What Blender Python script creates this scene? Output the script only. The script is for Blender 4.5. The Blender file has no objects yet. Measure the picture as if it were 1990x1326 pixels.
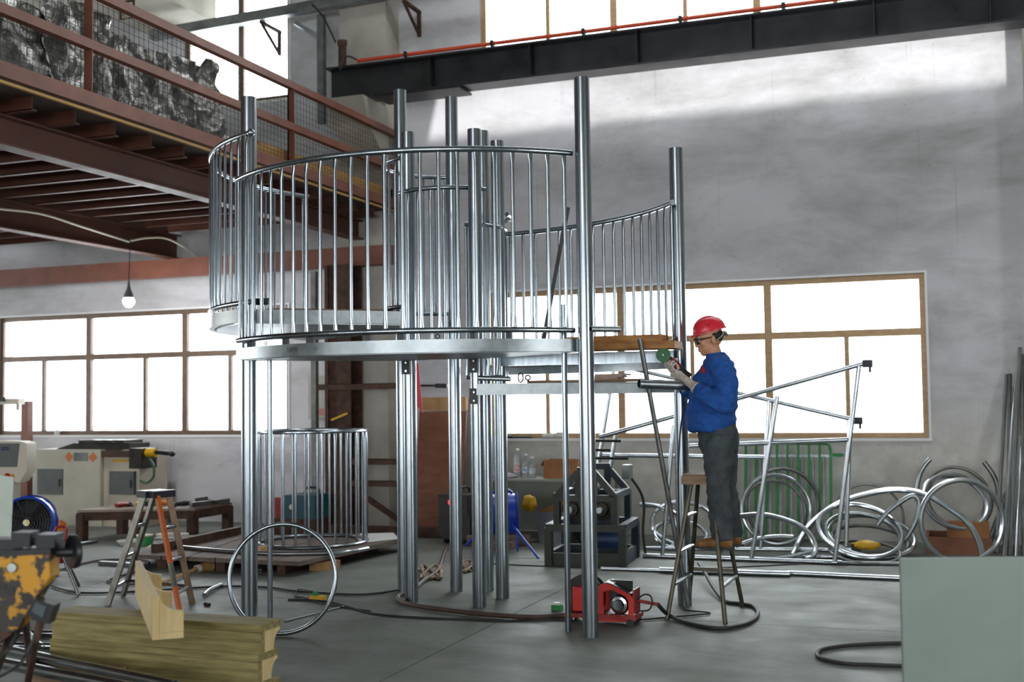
import bpy, bmesh, math, random
from mathutils import Vector as V3, Matrix, Quaternion, noise
random.seed(7)
scene = bpy.context.scene
COL = scene.collection
PI = math.pi

# ------------------------------------------------------------------ camera
FL, YAW, PITCH, ROLL = 2249.8, 0.35912, 0.050595, -0.013026     # pixels at 1990 wide, radians
CAM = V3((0, 0, 1.58))
_f = V3((-math.sin(YAW)*math.cos(PITCH), math.cos(YAW)*math.cos(PITCH), math.sin(PITCH)))
_r0 = V3((math.cos(YAW), math.sin(YAW), 0)); _u0 = _r0.cross(_f)
_r = _r0*math.cos(ROLL) + _u0*math.sin(ROLL); _u = -_r0*math.sin(ROLL) + _u0*math.cos(ROLL)
cd = bpy.data.cameras.new('camera'); cam = bpy.data.objects.new('camera', cd); COL.objects.link(cam)
cd.sensor_width = 36.0; cd.sensor_fit = 'HORIZONTAL'; cd.lens = FL/1990*36.0
cd.clip_start = 0.05; cd.clip_end = 200
cam.matrix_world = Matrix(((_r.x, _u.x, -_f.x, CAM.x), (_r.y, _u.y, -_f.y, CAM.y), (_r.z, _u.z, -_f.z, CAM.z), (0, 0, 0, 1)))
cd.dof.use_dof = True; cd.dof.focus_distance = 8.4; cd.dof.aperture_fstop = 1.7
scene.camera = cam

def ray(x, y): return _f + _r*((x-995)/FL) - _u*((y-663)/FL)
def G(x, y, z=0.0): d = ray(x, y); return CAM + d*((z-CAM.z)/d.z)          # on a level plane
def W(x, y, Y): d = ray(x, y); return CAM + d*(Y/d.y)                      # on a plane parallel to the back wall
def WX(x, y, X): d = ray(x, y); return CAM + d*(X/d.x)
def S(x, y, d): return CAM + ray(x, y)*d                                   # at a distance d ahead
def HZ(g, y):                                                              # height of image row y above a floor point
    lo, hi = -1.0, 9.0
    for _ in range(40):
        m = (lo+hi)/2; q = V3((g[0], g[1], m))-CAM
        if 663-FL*q.dot(_u)/q.dot(_f) > y: lo = m
        else: hi = m
    return lo

# ------------------------------------------------------------------ world, light, exposure
wd = bpy.data.worlds.new('overcast_sky'); scene.world = wd; wd.use_nodes = True
bg = wd.node_tree.nodes['Background']; bg.inputs[0].default_value = (0.93, 0.97, 1.0, 1); bg.inputs[1].default_value = 5.0
vs = scene.view_settings
vs.view_transform = 'Standard'; vs.look = 'None'; vs.gamma = 1.0; vs.use_curve_mapping = False; vs.exposure = 1.3
cy = scene.cycles
cy.max_bounces = 7; cy.diffuse_bounces = 4; cy.glossy_bounces = 4; cy.transparent_max_bounces = 10
cy.sample_clamp_indirect = 6.0; cy.caustics_reflective = False; cy.caustics_refractive = False
cy.use_denoising = True

HX0, HX1, HY0, YW, HZ1 = -20.0, 7.0, -7.0, 13.2, 8.0       # the hall
def portal(name, loc, rot, sx, sy):
    l = bpy.data.lights.new(name, 'AREA'); l.shape = 'RECTANGLE'; l.size = sx; l.size_y = sy
    l.cycles.is_portal = True
    o = bpy.data.objects.new(name, l); COL.objects.link(o); o.location = loc; o.rotation_euler = rot
    return o
WINR = (-5.26, -0.20, 1.11, 2.89); WINL = (-13.0, -8.10, 1.16, 2.87)
WINUR = (-5.33, 2.4, 5.55, 7.5); WINUL = (-9.75, -8.07, 5.63, 7.2)
for n, (a, b, c, d) in (('daylight_portal', WINR), ('daylight_portal', WINL), ('daylight_portal', WINUR), ('daylight_portal', WINUL)):
    portal(n, ((a+b)/2, YW+0.32, (c+d)/2), (-PI/2, 0, 0), b-a, d-c)
SKY = (-5.3, 3.2, 10.85, 11.40)                              # roof light strip
portal('daylight_portal', ((SKY[0]+SKY[1])/2, (SKY[2]+SKY[3])/2, HZ1+0.15), (0, 0, 0), SKY[1]-SKY[0], SKY[3]-SKY[2])
FRONT_FILL = [(-14.5, -11.5, 1.0, 3.5), (-8.5, -4.5, 1.0, 3.5), (-2.0, 2.5, 1.0, 3.5), (-6, -1, 5.6, 6.8)]  # unseen openings behind the camera, added and sized as front fill
for a, b, c, d in FRONT_FILL: portal('daylight_portal', ((a+b)/2, HY0-0.32, (c+d)/2), (PI/2, 0, 0), b-a, d-c)
RIGHT_FILL = (0.0, 3.2, 0.0, 3.4); LEFT_FILL = [(7.0, 12.4, 0.9, 3.6)]  # unseen openings added for side fill; the left one brightens the back wall
for a, b, c, d in LEFT_FILL: portal('daylight_portal', (HX0-0.32, (a+b)/2, (c+d)/2), (0, -PI/2, 0), d-c, b-a)
portal('daylight_portal', (HX1+0.32, (RIGHT_FILL[0]+RIGHT_FILL[1])/2, (RIGHT_FILL[2]+RIGHT_FILL[3])/2), (0, PI/2, 0), RIGHT_FILL[3]-RIGHT_FILL[2], RIGHT_FILL[1]-RIGHT_FILL[0])

sl = bpy.data.lights.new('hazy_sun', 'SUN'); sl.energy = 2.1; sl.angle = math.radians(1.5); sl.color = (1.0, 0.98, 0.96)
so = bpy.data.objects.new('hazy_sun', sl); COL.objects.link(so); so.location = (3, 2, 15)
so.rotation_euler = V3((-0.33, 1.0, -1.38)).to_track_quat('-Z', 'Y').to_euler()

# ------------------------------------------------------------------ materials
def lin(c):
    if isinstance(c, str): c = tuple(int(c[i:i+2], 16)/255 for i in (0, 2, 4))
    return tuple((x/12.92 if x <= 0.04045 else ((x+0.055)/1.055)**2.4) for x in c) + (1,)
MATS = {}
def pbr(name, c1, c2=None, rough=0.5, metal=0.0, scale=6.0, detail=5.0, stretch=(1, 1, 1), bump=0.0, bscale=None, lo=0.35, hi=0.65, rvar=0.0, emit=None, spec=0.5, extra=None):
    m = bpy.data.materials.new(name); m.use_nodes = True; nt = m.node_tree; N = nt.nodes; L = nt.links
    b = N['Principled BSDF']
    b.inputs['Roughness'].default_value = rough; b.inputs['Metallic'].default_value = metal
    b.inputs['Specular IOR Level'].default_value = spec
    b.inputs['Base Color'].default_value = lin(c1)
    if c2 is not None or bump or rvar:
        tc = N.new('ShaderNodeTexCoord'); mp = N.new('ShaderNodeMapping'); mp.inputs['Scale'].default_value = stretch
        L.new(tc.outputs['Object'], mp.inputs['Vector'])
        nz = N.new('ShaderNodeTexNoise'); nz.inputs['Scale'].default_value = scale; nz.inputs['Detail'].default_value = detail; nz.inputs['Roughness'].default_value = 0.62
        L.new(mp.outputs[0], nz.inputs['Vector'])
        if c2 is not None:
            r = N.new('ShaderNodeValToRGB'); r.color_ramp.elements[0].position = lo; r.color_ramp.elements[1].position = hi
            r.color_ramp.elements[0].color = lin(c1); r.color_ramp.elements[1].color = lin(c2)
            L.new(nz.outputs['Fac'], r.inputs['Fac']); L.new(r.outputs['Color'], b.inputs['Base Color'])
        if rvar:
            mr = N.new('ShaderNodeMapRange'); mr.inputs[1].default_value = 0.3; mr.inputs[2].default_value = 0.7
            mr.inputs[3].default_value = max(0.02, rough-rvar); mr.inputs[4].default_value = rough+rvar
            L.new(nz.outputs['Fac'], mr.inputs[0]); L.new(mr.outputs[0], b.inputs['Roughness'])
        if bump:
            bn = N.new('ShaderNodeBump'); bn.inputs['Strength'].default_value = bump; bn.inputs['Distance'].default_value = 0.02
            if bscale:
                n2 = N.new('ShaderNodeTexNoise'); n2.inputs['Scale'].default_value = bscale; n2.inputs['Detail'].default_value = 4
                L.new(mp.outputs[0], n2.inputs['Vector']); L.new(n2.outputs['Fac'], bn.inputs['Height'])
            else: L.new(nz.outputs['Fac'], bn.inputs['Height'])
            L.new(bn.outputs[0], b.inputs['Normal'])
    if emit:
        b.inputs['Emission Color'].default_value = lin(emit[0]); b.inputs['Emission Strength'].default_value = emit[1]
    MATS[name] = m
    return m

galv = pbr('galvanized_steel', '8d969c', 'a2aab0', 0.25, 1.0, 30, 2, (1, 1, 0.1))
galv_bright = pbr('bright_galvanized_tube', 'b4bbc0', 'ced4d8', 0.24, 1.0, 3, 2)
galv_dull = pbr('dull_galvanized_steel', '7f8688', 'a2a8aa', 0.38, 1.0, 5, 3, rvar=0.04)
galv_old = pbr('aged_galvanized_tube', '6b6e6c', '8b8d8a', 0.42, 0.9, 5, 3, rvar=0.04)
steel_dark = pbr('dark_steel', '2b2c2e', '3c3d3f', 0.45, 0.7, 12, 4)
black_steel = pbr('black_painted_steel', '0e0e10', '171719', 0.42, 0.0, 9, 4)
crane_black = pbr('crane_beam_paint', '1d1e21', '2a2b2e', 0.33, 0.0, 3, 4, rvar=0.08)
rust_paint = pbr('red_oxide_paint', '4a281d', '5b3225', 0.62, 0.0, 3.5, 6, rvar=0.1)
rust_dark = pbr('rusted_steel', '33221a', '57382a', 0.75, 0.1, 9, 7, bump=0.15)
rust_bright = pbr('red_oxide_flange', '683b2b', '7a4936', 0.6, 0.0, 4, 5)
frame_bronze = pbr('bronze_window_frame', 'a8865c', 'bb9a72', 0.45, 0.15, 8, 4, (1, 1, 3))
frame_dark = pbr('brown_window_frame', '6a5645', '7b6656', 0.45, 0.15, 8, 4)
plaster_white = pbr('white_reveal_plaster', 'd4d3d2', 'bdbcb9', 0.85, 0, 3, 6)
plaster_bright = pbr('bright_reveal_paint', 'efefee', None, 0.8)
plaster_pier = pbr('pier_plaster', 'bab5ab', '9a958a', 0.88, 0, 2.2, 7, bump=0.08, bscale=20, lo=0.3, hi=0.75)
concrete_beam = pbr('roof_concrete', 'cbc5b8', 'b3ada0', 0.9, 0, 2, 6)
roof_sheet = pbr('roof_sheet', '6f706c', '7d7e7a', 0.8, 0, 2, 4)
wood_yellow = pbr('yellow_board', 'a77f45', 'bd9655', 0.7, 0, 5, 6, (4, 0.5, 4))
wood_orange = pbr('orange_pine_plank', '8d5a2a', 'b98448', 0.65, 0, 4, 7, (1.2, 6, 6), bump=0.06)
wood_old = pbr('weathered_board', '6e5743', '8d745b', 0.8, 0, 5, 7, (1, 5, 5), bump=0.1)
wood_raw = pbr('raw_timber', 'a97f55', 'c19a6b', 0.75, 0, 6, 6, (1, 5, 1))
plywood = pbr('brown_plywood', '6f4127', '85533a', 0.6, 0, 2.5, 7, (1, 1, 3))
cardboard = pbr('cardboard', '8c5c37', '9c6b44', 0.85, 0, 4, 4)
platform_top = pbr('worn_platform_board', '54483f', '6f6156', 0.8, 0, 4, 7, bump=0.08)
beige_paint = pbr('beige_machine_paint', 'b9b5a3', 'a5a190', 0.5, 0, 3, 6, lo=0.3, hi=0.8)
cream_paint = pbr('cream_machine_paint', 'cfc5b3', 'c0b5a2', 0.5, 0, 3, 5)
grey_panel = pbr('dark_grey_panel', '4d5250', '5a5f5d', 0.5, 0, 5, 4)
white_paint = pbr('white_painted_metal', 'd4d3cb', 'c3c3bb', 0.4, 0, 4, 4)
orange_sticker = pbr('orange_sticker', 'c06a1d', None, 0.5)
yellow_paint = pbr('yellow_plastic', 'd9a916', 'c89a12', 0.45, 0, 6, 4)
blue_paint = pbr('blue_fan_paint', '16379c', '1d45b4', 0.32, 0, 4, 3)
red_paint = pbr('red_machine_paint', 'b21f17', 'c3291e', 0.38, 0, 6, 4)
red_dark = pbr('dark_red_paint', '7d1d1c', '8e2723', 0.45, 0, 6, 4)
green_paint = pbr('green_gate_paint', '1d7a36', '278a42', 0.5, 0, 6, 4)
teal_paint = pbr('teal_machine_paint', '10444f', '17525d', 0.5, 0, 4, 4)
bender_green = pbr('dark_green_frame_paint', '161d13', '202817', 0.5, 0, 4, 6)
bender_blue = pbr('dark_blue_frame_paint', '0f1e29', '162733', 0.5, 0, 4, 6)
rubber = pbr('black_rubber', '161616', '222222', 0.6, 0, 8, 3)
hose_brown = pbr('brown_cable', '3c2c24', '4d382d', 0.6, 0, 8, 3)
hose_tan = pbr('dusty_cable', '75644f', '8a7760', 0.75, 0, 8, 3)
white_cable = pbr('white_conduit', 'cfc9b6', None, 0.5)
clear_plastic = pbr('cloudy_bottle', 'dfe6e8', None, 0.15)
MATS['cloudy_bottle'].node_tree.nodes['Principled BSDF'].inputs['Transmission Weight'].default_value = 0.75
cyl_grey = pbr('grey_cylinder_paint', '9fa2a2', '878a8b', 0.5, 0, 4, 5)
panel_green = pbr('pale_green_panel', '7b877f', '717d75', 0.55, 0, 1.6, 5)
bag_white = pbr('white_sack', 'c9c3b8', 'a9a398', 0.8, 0, 5, 5, bump=0.3)
paper_white = pbr('paper', 'd9d9d6', None, 0.7)
foil = pbr('bubble_foil', '8d8a85', '5f5d59', 0.3, 0.75, 9, 6, (3, 1, 1), bump=0.6, bscale=14)
jacket_blue = pbr('blue_work_cloth', '0c3f86', '17529c', 0.85, 0, 30, 4, bump=0.12)
denim = pbr('dark_denim', '2b3236', '434a4c', 0.9, 0, 9, 6, bump=0.1)
skin_m = pbr('skin', 'b78262', 'c48f6e', 0.55, 0, 12, 3)
hair_m = pbr('dark_hair', '191716', '24211f', 0.6)
helmet_red = pbr('red_helmet_plastic', 'd02235', 'd92c3d', 0.28, 0, 3, 3)
glove_m = pbr('white_knit_glove', 'cfc6bb', 'b3a89b', 0.9, 0, 40, 4, bump=0.3)
boot_m = pbr('tan_boot_leather', '6e4a2a', '85602f', 0.65, 0, 9, 5)
leather = pbr('brown_leather', '4a2c1f', '5c3a2a', 0.6)
disc_green = pbr('green_disc', '3f6a47', '4c7a52', 0.7, 0, 14, 3)
chrome = pbr('polished_metal', 'c8ccce', None, 0.18, 1.0)
glass_dark = pbr('tinted_lens', '5b4a40', None, 0.08)
treated = None

def _wood_treated():
    m = pbr('treated_pine', '6c6036', '978a58', 0.7, 0, 3, 8, (1, 14, 14), bump=0.05)
    return m
treated = _wood_treated()
pine_pale = pbr('pale_pine', 'c2a874', 'd6c08e', 0.7, 0, 3, 7, (10, 10, 1.5), bump=0.05)

def _wall():
    m = bpy.data.materials.new('aged_plaster_wall'); m.use_nodes = True; nt = m.node_tree; N = nt.nodes; L = nt.links
    b = N['Principled BSDF']; b.inputs['Roughness'].default_value = 0.9; b.inputs['Specular IOR Level'].default_value = 0.2
    tc = N.new('ShaderNodeTexCoord')
    def nz(scale, detail, st=(1, 1, 1), dist=0.0, loc=(0, 0, 0)):
        mp = N.new('ShaderNodeMapping'); mp.inputs['Scale'].default_value = st; mp.inputs['Location'].default_value = loc; L.new(tc.outputs['Object'], mp.inputs[0])
        n = N.new('ShaderNodeTexNoise'); n.inputs['Scale'].default_value = scale; n.inputs['Detail'].default_value = detail; n.inputs['Roughness'].default_value = 0.65; n.inputs['Distortion'].default_value = dist
        L.new(mp.outputs[0], n.inputs[0]); return n
    def ramp(src, p0, p1, c0, c1):
        r = N.new('ShaderNodeValToRGB'); r.color_ramp.elements[0].position = p0; r.color_ramp.elements[1].position = p1
        r.color_ramp.elements[0].color = c0; r.color_ramp.elements[1].color = c1; L.new(src, r.inputs[0]); return r.outputs[0]
    def mix(fac, a, c):
        x = N.new('ShaderNodeMix'); x.data_type = 'RGBA'; L.new(fac, x.inputs[0]); L.new(a, x.inputs[6]); L.new(c, x.inputs[7]); return x.outputs[2]
    base = ramp(nz(0.9, 6, (1, 1, 1.6)).outputs[0], 0.3, 0.7, lin('c6c5c8'), lin('d9d9dd'))
    # smoky grey-green trowel stains, stretched sideways
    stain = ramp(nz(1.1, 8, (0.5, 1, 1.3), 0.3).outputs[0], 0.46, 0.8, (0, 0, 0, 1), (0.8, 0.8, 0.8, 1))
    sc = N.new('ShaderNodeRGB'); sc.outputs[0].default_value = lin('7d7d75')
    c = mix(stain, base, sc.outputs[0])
    # water streaks
    st = ramp(nz(5, 3, (3.2, 1, 0.06)).outputs[0], 0.62, 0.72, (0, 0, 0, 1), (0.28, 0.28, 0.28, 1))
    s2 = N.new('ShaderNodeRGB'); s2.outputs[0].default_value = lin('7b776c'); c = mix(st, c, s2.outputs[0])
    # scuffed, dirtier skim near the floor
    sp = N.new('ShaderNodeSeparateXYZ'); L.new(tc.outputs['Object'], sp.inputs[0])
    mr = N.new('ShaderNodeMapRange'); mr.inputs[1].default_value = 1.7; mr.inputs[2].default_value = 0.9; L.new(sp.outputs[2], mr.inputs[0])
    sx = N.new('ShaderNodeMapRange'); sx.inputs[1].default_value = -7.5; sx.inputs[2].default_value = -6.5; L.new(sp.outputs[0], sx.inputs[0])
    mm = N.new('ShaderNodeMath'); mm.operation = 'MULTIPLY'; L.new(mr.outputs[0], mm.inputs[0]); L.new(sx.outputs[0], mm.inputs[1])
    dirt = ramp(nz(3.5, 8).outputs[0], 0.3, 0.75, lin('d9d7d0'), lin('b4b1a6'))
    c = mix(mm.outputs[0], c, dirt)
    spk = ramp(nz(22, 4).outputs[0], 0.66, 0.74, (0, 0, 0, 1), (0.5, 0.5, 0.5, 1)); s3 = N.new('ShaderNodeRGB'); s3.outputs[0].default_value = lin('6f6658'); c = mix(spk, c, s3.outputs[0])
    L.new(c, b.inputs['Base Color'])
    bn = N.new('ShaderNodeBump'); bn.inputs['Strength'].default_value = 0.12; bn.inputs['Distance'].default_value = 0.02
    L.new(nz(4, 7, (0.6, 1, 1.4)).outputs[0], bn.inputs['Height']); L.new(bn.outputs[0], b.inputs['Normal'])
    return m
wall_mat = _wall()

def _floor():
    m = bpy.data.materials.new('worn_concrete_floor'); m.use_nodes = True; nt = m.node_tree; N = nt.nodes; L = nt.links
    b = N['Principled BSDF']; tc = N.new('ShaderNodeTexCoord')
    def nz(scale, detail, st=(1, 1, 1), dist=0.0):
        mp = N.new('ShaderNodeMapping'); mp.inputs['Scale'].default_value = st; L.new(tc.outputs['Object'], mp.inputs[0])
        n = N.new('ShaderNodeTexNoise'); n.inputs['Scale'].default_value = scale; n.inputs['Detail'].default_value = detail; n.inputs['Roughness'].default_value = 0.68; n.inputs['Distortion'].default_value = dist
        L.new(mp.outputs[0], n.inputs[0]); return n
    r = N.new('ShaderNodeValToRGB'); e = r.color_ramp.elements; e[0].position = 0.28; e[0].color = lin('5e615a'); e[1].position = 0.72; e[1].color = lin('80837c')
    n1 = nz(0.9, 9, (1, 1.8, 1), 0.5); L.new(n1.outputs[0], r.inputs[0])
    r2 = N.new('ShaderNodeValToRGB'); e = r2.color_ramp.elements; e[0].position = 0.55; e[0].color = (0, 0, 0, 1); e[1].position = 0.8; e[1].color = (0.55, 0.55, 0.55, 1)
    L.new(nz(2.6, 8, (0.8, 2.0, 1), 1.2).outputs[0], r2.inputs[0])
    mx = N.new('ShaderNodeMix'); mx.data_type = 'RGBA'; L.new(r2.outputs[0], mx.inputs[0]); L.new(r.outputs[0], mx.inputs[6]); mx.inputs[7].default_value = lin('474841')
    L.new(mx.outputs[2], b.inputs['Base Color'])
    mr = N.new('ShaderNodeMapRange'); mr.inputs[1].default_value = 0.3; mr.inputs[2].default_value = 0.7; mr.inputs[3].default_value = 0.5; mr.inputs[4].default_value = 0.78; b.inputs['Specular IOR Level'].default_value = 0.3
    L.new(nz(1.7, 6).outputs[0], mr.inputs[0]); L.new(mr.outputs[0], b.inputs['Roughness'])
    bn = N.new('ShaderNodeBump'); bn.inputs['Strength'].default_value = 0.08; bn.inputs['Distance'].default_value = 0.01
    L.new(nz(14, 5).outputs[0], bn.inputs['Height']); L.new(bn.outputs[0], b.inputs['Normal'])
    return m
floor_mat = _floor()

def _pane(name, veil, col):
    m = bpy.data.materials.new(name); m.use_nodes = True; nt = m.node_tree; N = nt.nodes; L = nt.links
    N.remove(N['Principled BSDF']); out = N['Material Output']
    t = N.new('ShaderNodeBsdfTransparent'); t.inputs[0].default_value = (0.95, 0.97, 0.97, 1)
    tl = N.new('ShaderNodeBsdfTranslucent'); tl.inputs[0].default_value = lin(col)
    g = N.new('ShaderNodeBsdfGlossy'); g.inputs['Roughness'].default_value = 0.05
    a = N.new('ShaderNodeMixShader'); a.inputs[0].default_value = veil; L.new(t.outputs[0], a.inputs[1]); L.new(tl.outputs[0], a.inputs[2])
    f = N.new('ShaderNodeFresnel'); f.inputs[0].default_value = 1.35
    b = N.new('ShaderNodeMixShader'); L.new(f.outputs[0], b.inputs[0]); L.new(a.outputs[0], b.inputs[1]); L.new(g.outputs[0], b.inputs[2])
    L.new(b.outputs[0], out.inputs[0]); return m
pane_clear = _pane('window_pane_glass', 0.05, 'e8eef0')
pane_frost = _pane('dusty_window_pane', 0.3, 'e9ecf2')

def _vise_paint():
    m = pbr('chipped_yellow_paint', 'b8830e', '2a2520', 0.55, 0, 7, 6, lo=0.47, hi=0.5, bump=0.2)
    return m
chipped = _vise_paint()

# ------------------------------------------------------------------ mesh helpers
class MB:
    def __init__(s): s.v = []; s.f = []
    def add(s, vs_, fs_):
        o = len(s.v); s.v += [V3(p) for p in vs_]; s.f += [tuple(i+o for i in f) for f in fs_]; return s
    def box(s, c, size, rot=None):
        c = V3(c); h = V3(size)*0.5
        q = [V3((x*h.x, y*h.y, z*h.z)) for x in (-1, 1) for y in (-1, 1) for z in (-1, 1)]
        if rot is not None: q = [rot @ p for p in q]
        return s.add([c+p for p in q], [(0, 1, 3, 2), (4, 6, 7, 5), (0, 4, 5, 1), (2, 3, 7, 6), (0, 2, 6, 4), (1, 5, 7, 3)])
    def mm(s, a, b):                                   # box from two corners
        a, b = V3(a), V3(b); return s.box((a+b)/2, [abs(b[i]-a[i]) for i in range(3)])
    def bar(s, p0, p1, w, h, up=(0, 0, 1)):            # rectangular bar between two points
        p0, p1 = V3(p0), V3(p1); d = p1-p0; L_ = d.length; d.normalize()
        u = V3(up); sd = d.cross(u)
        if sd.length < 1e-4: sd = d.cross(V3((1, 0, 0)))
        sd.normalize(); u = sd.cross(d)
        R = Matrix((d, sd, u)).transposed()
        return s.box((p0+p1)/2, (L_, w, h), R)
    def tube(s, pts, r, seg=10, closed=False, caps=True, rr=None, up=None):
        pts = [V3(p) for p in pts]; n = len(pts); T = []
        for i in range(n):
            a = pts[(i-1) % n] if (closed or i > 0) else pts[i]
            b = pts[(i+1) % n] if (closed or i < n-1) else pts[i]
            t = b-a; t = t.normalized() if t.length > 1e-9 else V3((0, 0, 1)); T.append(t)
        ref = V3(up) if up else (V3((0, 0, 1)) if abs(T[0].z) < 0.9 else V3((1, 0, 0)))
        nrm = (ref - T[0]*ref.dot(T[0])).normalized(); vs_ = []; fs_ = []
        for i in range(n):
            nrm = (nrm - T[i]*nrm.dot(T[i])).normalized(); bn = T[i].cross(nrm)
            ri = rr[i] if rr else r
            ra, rb = ri if isinstance(ri, (tuple, list)) else (ri, ri)
            for k in range(seg):
                a = 2*PI*k/seg; vs_.append(pts[i] + nrm*(ra*math.cos(a)) + bn*(rb*math.sin(a)))
        m = n if closed else n-1
        for i in range(m):
            j = (i+1) % n
            for k in range(seg):
                k2 = (k+1) % seg; fs_.append((i*seg+k, i*seg+k2, j*seg+k2, j*seg+k))
        if caps and not closed:
            fs_.append(tuple(range(seg-1, -1, -1))); fs_.append(tuple((n-1)*seg+k for k in range(seg)))
        return s.add(vs_, fs_)
    def cyl(s, p0, p1, r, seg=14, r2=None): return s.tube([p0, p1], r, seg, rr=[r, r2 if r2 is not None else r])
    def pipe(s, p0, p1, r, wall=0.006, seg=16):        # hollow, both ends open to view
        p0, p1 = V3(p0), V3(p1); d = (p1-p0).normalized()
        ref = V3((0, 0, 1)) if abs(d.z) < 0.9 else V3((1, 0, 0)); n = (ref-d*ref.dot(d)).normalized(); b = d.cross(n)
        vs_ = []; fs_ = []
        for p, q in ((p0, r), (p1, r), (p1, r-wall), (p0, r-wall)):
            for k in range(seg): a = 2*PI*k/seg; vs_.append(p+n*(q*math.cos(a))+b*(q*math.sin(a)))
        for j in range(4):
            for k in range(seg):
                k2 = (k+1) % seg; j2 = (j+1) % 4; fs_.append((j*seg+k, j*seg+k2, j2*seg+k2, j2*seg+k))
        return s.add(vs_, fs_)
    def lathe(s, prof, o, axis=(0, 0, 1), seg=24):     # profile of (radius, distance along axis)
        o = V3(o); d = V3(axis).normalized(); ref = V3((0, 0, 1)) if abs(d.z) < 0.9 else V3((1, 0, 0))
        n = (ref-d*ref.dot(d)).normalized(); b = d.cross(n); vs_ = []; fs_ = []; m = len(prof)
        for r, h in prof:
            for k in range(seg): a = 2*PI*k/seg; vs_.append(o+d*h+n*(r*math.cos(a))+b*(r*math.sin(a)))
        for i in range(m-1):
            for k in range(seg): k2 = (k+1) % seg; fs_.append((i*seg+k, i*seg+k2, (i+1)*seg+k2, (i+1)*seg+k))
        if prof[0][0] > 1e-5: fs_.append(tuple(range(seg-1, -1, -1)))
        if prof[-1][0] > 1e-5: fs_.append(tuple((m-1)*seg+k for k in range(seg)))
        return s.add(vs_, fs_)
    def prism(s, poly, off):                            # polygon of 3-D points pushed along off
        off = V3(off); poly = [V3(p) for p in poly]; n = len(poly)
        return s.add(poly+[p+off for p in poly], [tuple(range(n-1, -1, -1)), tuple(range(n, 2*n))]+[(i, (i+1) % n, (i+1) % n+n, i+n) for i in range(n)])
    def ball(s, c, r, seg=12, rings=8, sc=(1, 1, 1)):
        c = V3(c); vs_ = [c+V3((0, 0, r*sc[2]))]; fs_ = []
        for i in range(1, rings):
            t = PI*i/rings
            for k in range(seg): a = 2*PI*k/seg; vs_.append(c+V3((r*sc[0]*math.sin(t)*math.cos(a), r*sc[1]*math.sin(t)*math.sin(a), r*sc[2]*math.cos(t))))
        vs_.append(c-V3((0, 0, r*sc[2]))); last = len(vs_)-1
        for k in range(seg):
            k2 = (k+1) % seg; fs_.append((0, 1+k, 1+k2)); fs_.append((last, last-seg+k2, last-seg+k))
            for i in range(rings-2): fs_.append((1+i*seg+k, 1+(i+1)*seg+k, 1+(i+1)*seg+k2, 1+i*seg+k2))
        return s.add(vs_, fs_)

def spl(pts, n=6, closed=False):                        # Catmull-Rom
    pts = [V3(p) for p in pts]; m = len(pts); out = []
    for i in range(m if closed else m-1):
        g = (lambda k: pts[k % m]) if closed else (lambda k: pts[max(0, min(m-1, k))])
        p0, p1, p2, p3 = g(i-1), g(i), g(i+1), g(i+2)
        for j in range(n):
            t = j/n; out.append(0.5*((2*p1)+(p2-p0)*t+(2*p0-5*p1+4*p2-p3)*t*t+(3*p1-p0-3*p2+p3)*t*t*t))
    if not closed: out.append(pts[-1])
    return out

ORG = {}
def _mesh(name, mb, mat, o, angle=35):
    me = bpy.data.meshes.new(name); me.from_pydata([p-o for p in mb.v], [], mb.f); me.update()
    bm = bmesh.new(); bm.from_mesh(me); bmesh.ops.recalc_face_normals(bm, faces=bm.faces); bm.to_mesh(me); bm.free()
    me.materials.append(mat)
    for p in me.polygons: p.use_smooth = True
    me.set_sharp_from_angle(angle=math.radians(angle))
    return me
def tag(o, label, cat, group=None):
    o['label'] = label; o['category'] = cat
    if group: o['group'] = group
    return o
def thing(name, loc, label, cat, group=None):           # an Empty at the base that parents its parts
    o = bpy.data.objects.new(name, None); COL.objects.link(o); o.location = V3(loc); o.empty_display_size = 0.1
    ORG[o] = V3(loc); return tag(o, label, cat, group)
def part(name, mb, mat, parent, label=None, angle=35):
    o = bpy.data.objects.new(name, _mesh(name, mb, mat, ORG[parent], angle)); COL.objects.link(o); o.parent = parent
    ORG[o] = ORG[parent]
    if label: o['label'] = label
    return o
def solo(name, mb, mat, label, cat, group=None, angle=35):   # a thing that is one mesh
    lo = V3([min(p[i] for p in mb.v) for i in range(3)]); hi = V3([max(p[i] for p in mb.v) for i in range(3)])
    o_ = V3(((lo.x+hi.x)/2, (lo.y+hi.y)/2, lo.z))
    o = bpy.data.objects.new(name, _mesh(name, mb, mat, o_, angle)); COL.objects.link(o); o.location = o_; ORG[o] = o_
    return tag(o, label, cat, group)
def struct(name, mb, mat, parent=None, angle=35):
    o = bpy.data.objects.new(name, _mesh(name, mb, mat, V3((0, 0, 0)), angle)); COL.objects.link(o); ORG[o] = V3((0, 0, 0))
    if parent: o.parent = parent
    else: o['kind'] = 'structure'
    return o
def clone(src, parent, delta, rotz=None):               # an alike piece that shares its mesh
    c = src.copy(); COL.objects.link(c); c.parent = parent; c.location = src.location + V3(delta); ORG[c] = ORG[src]
    if rotz is not None: c.rotation_euler = (0, 0, rotz)
    return c

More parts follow.
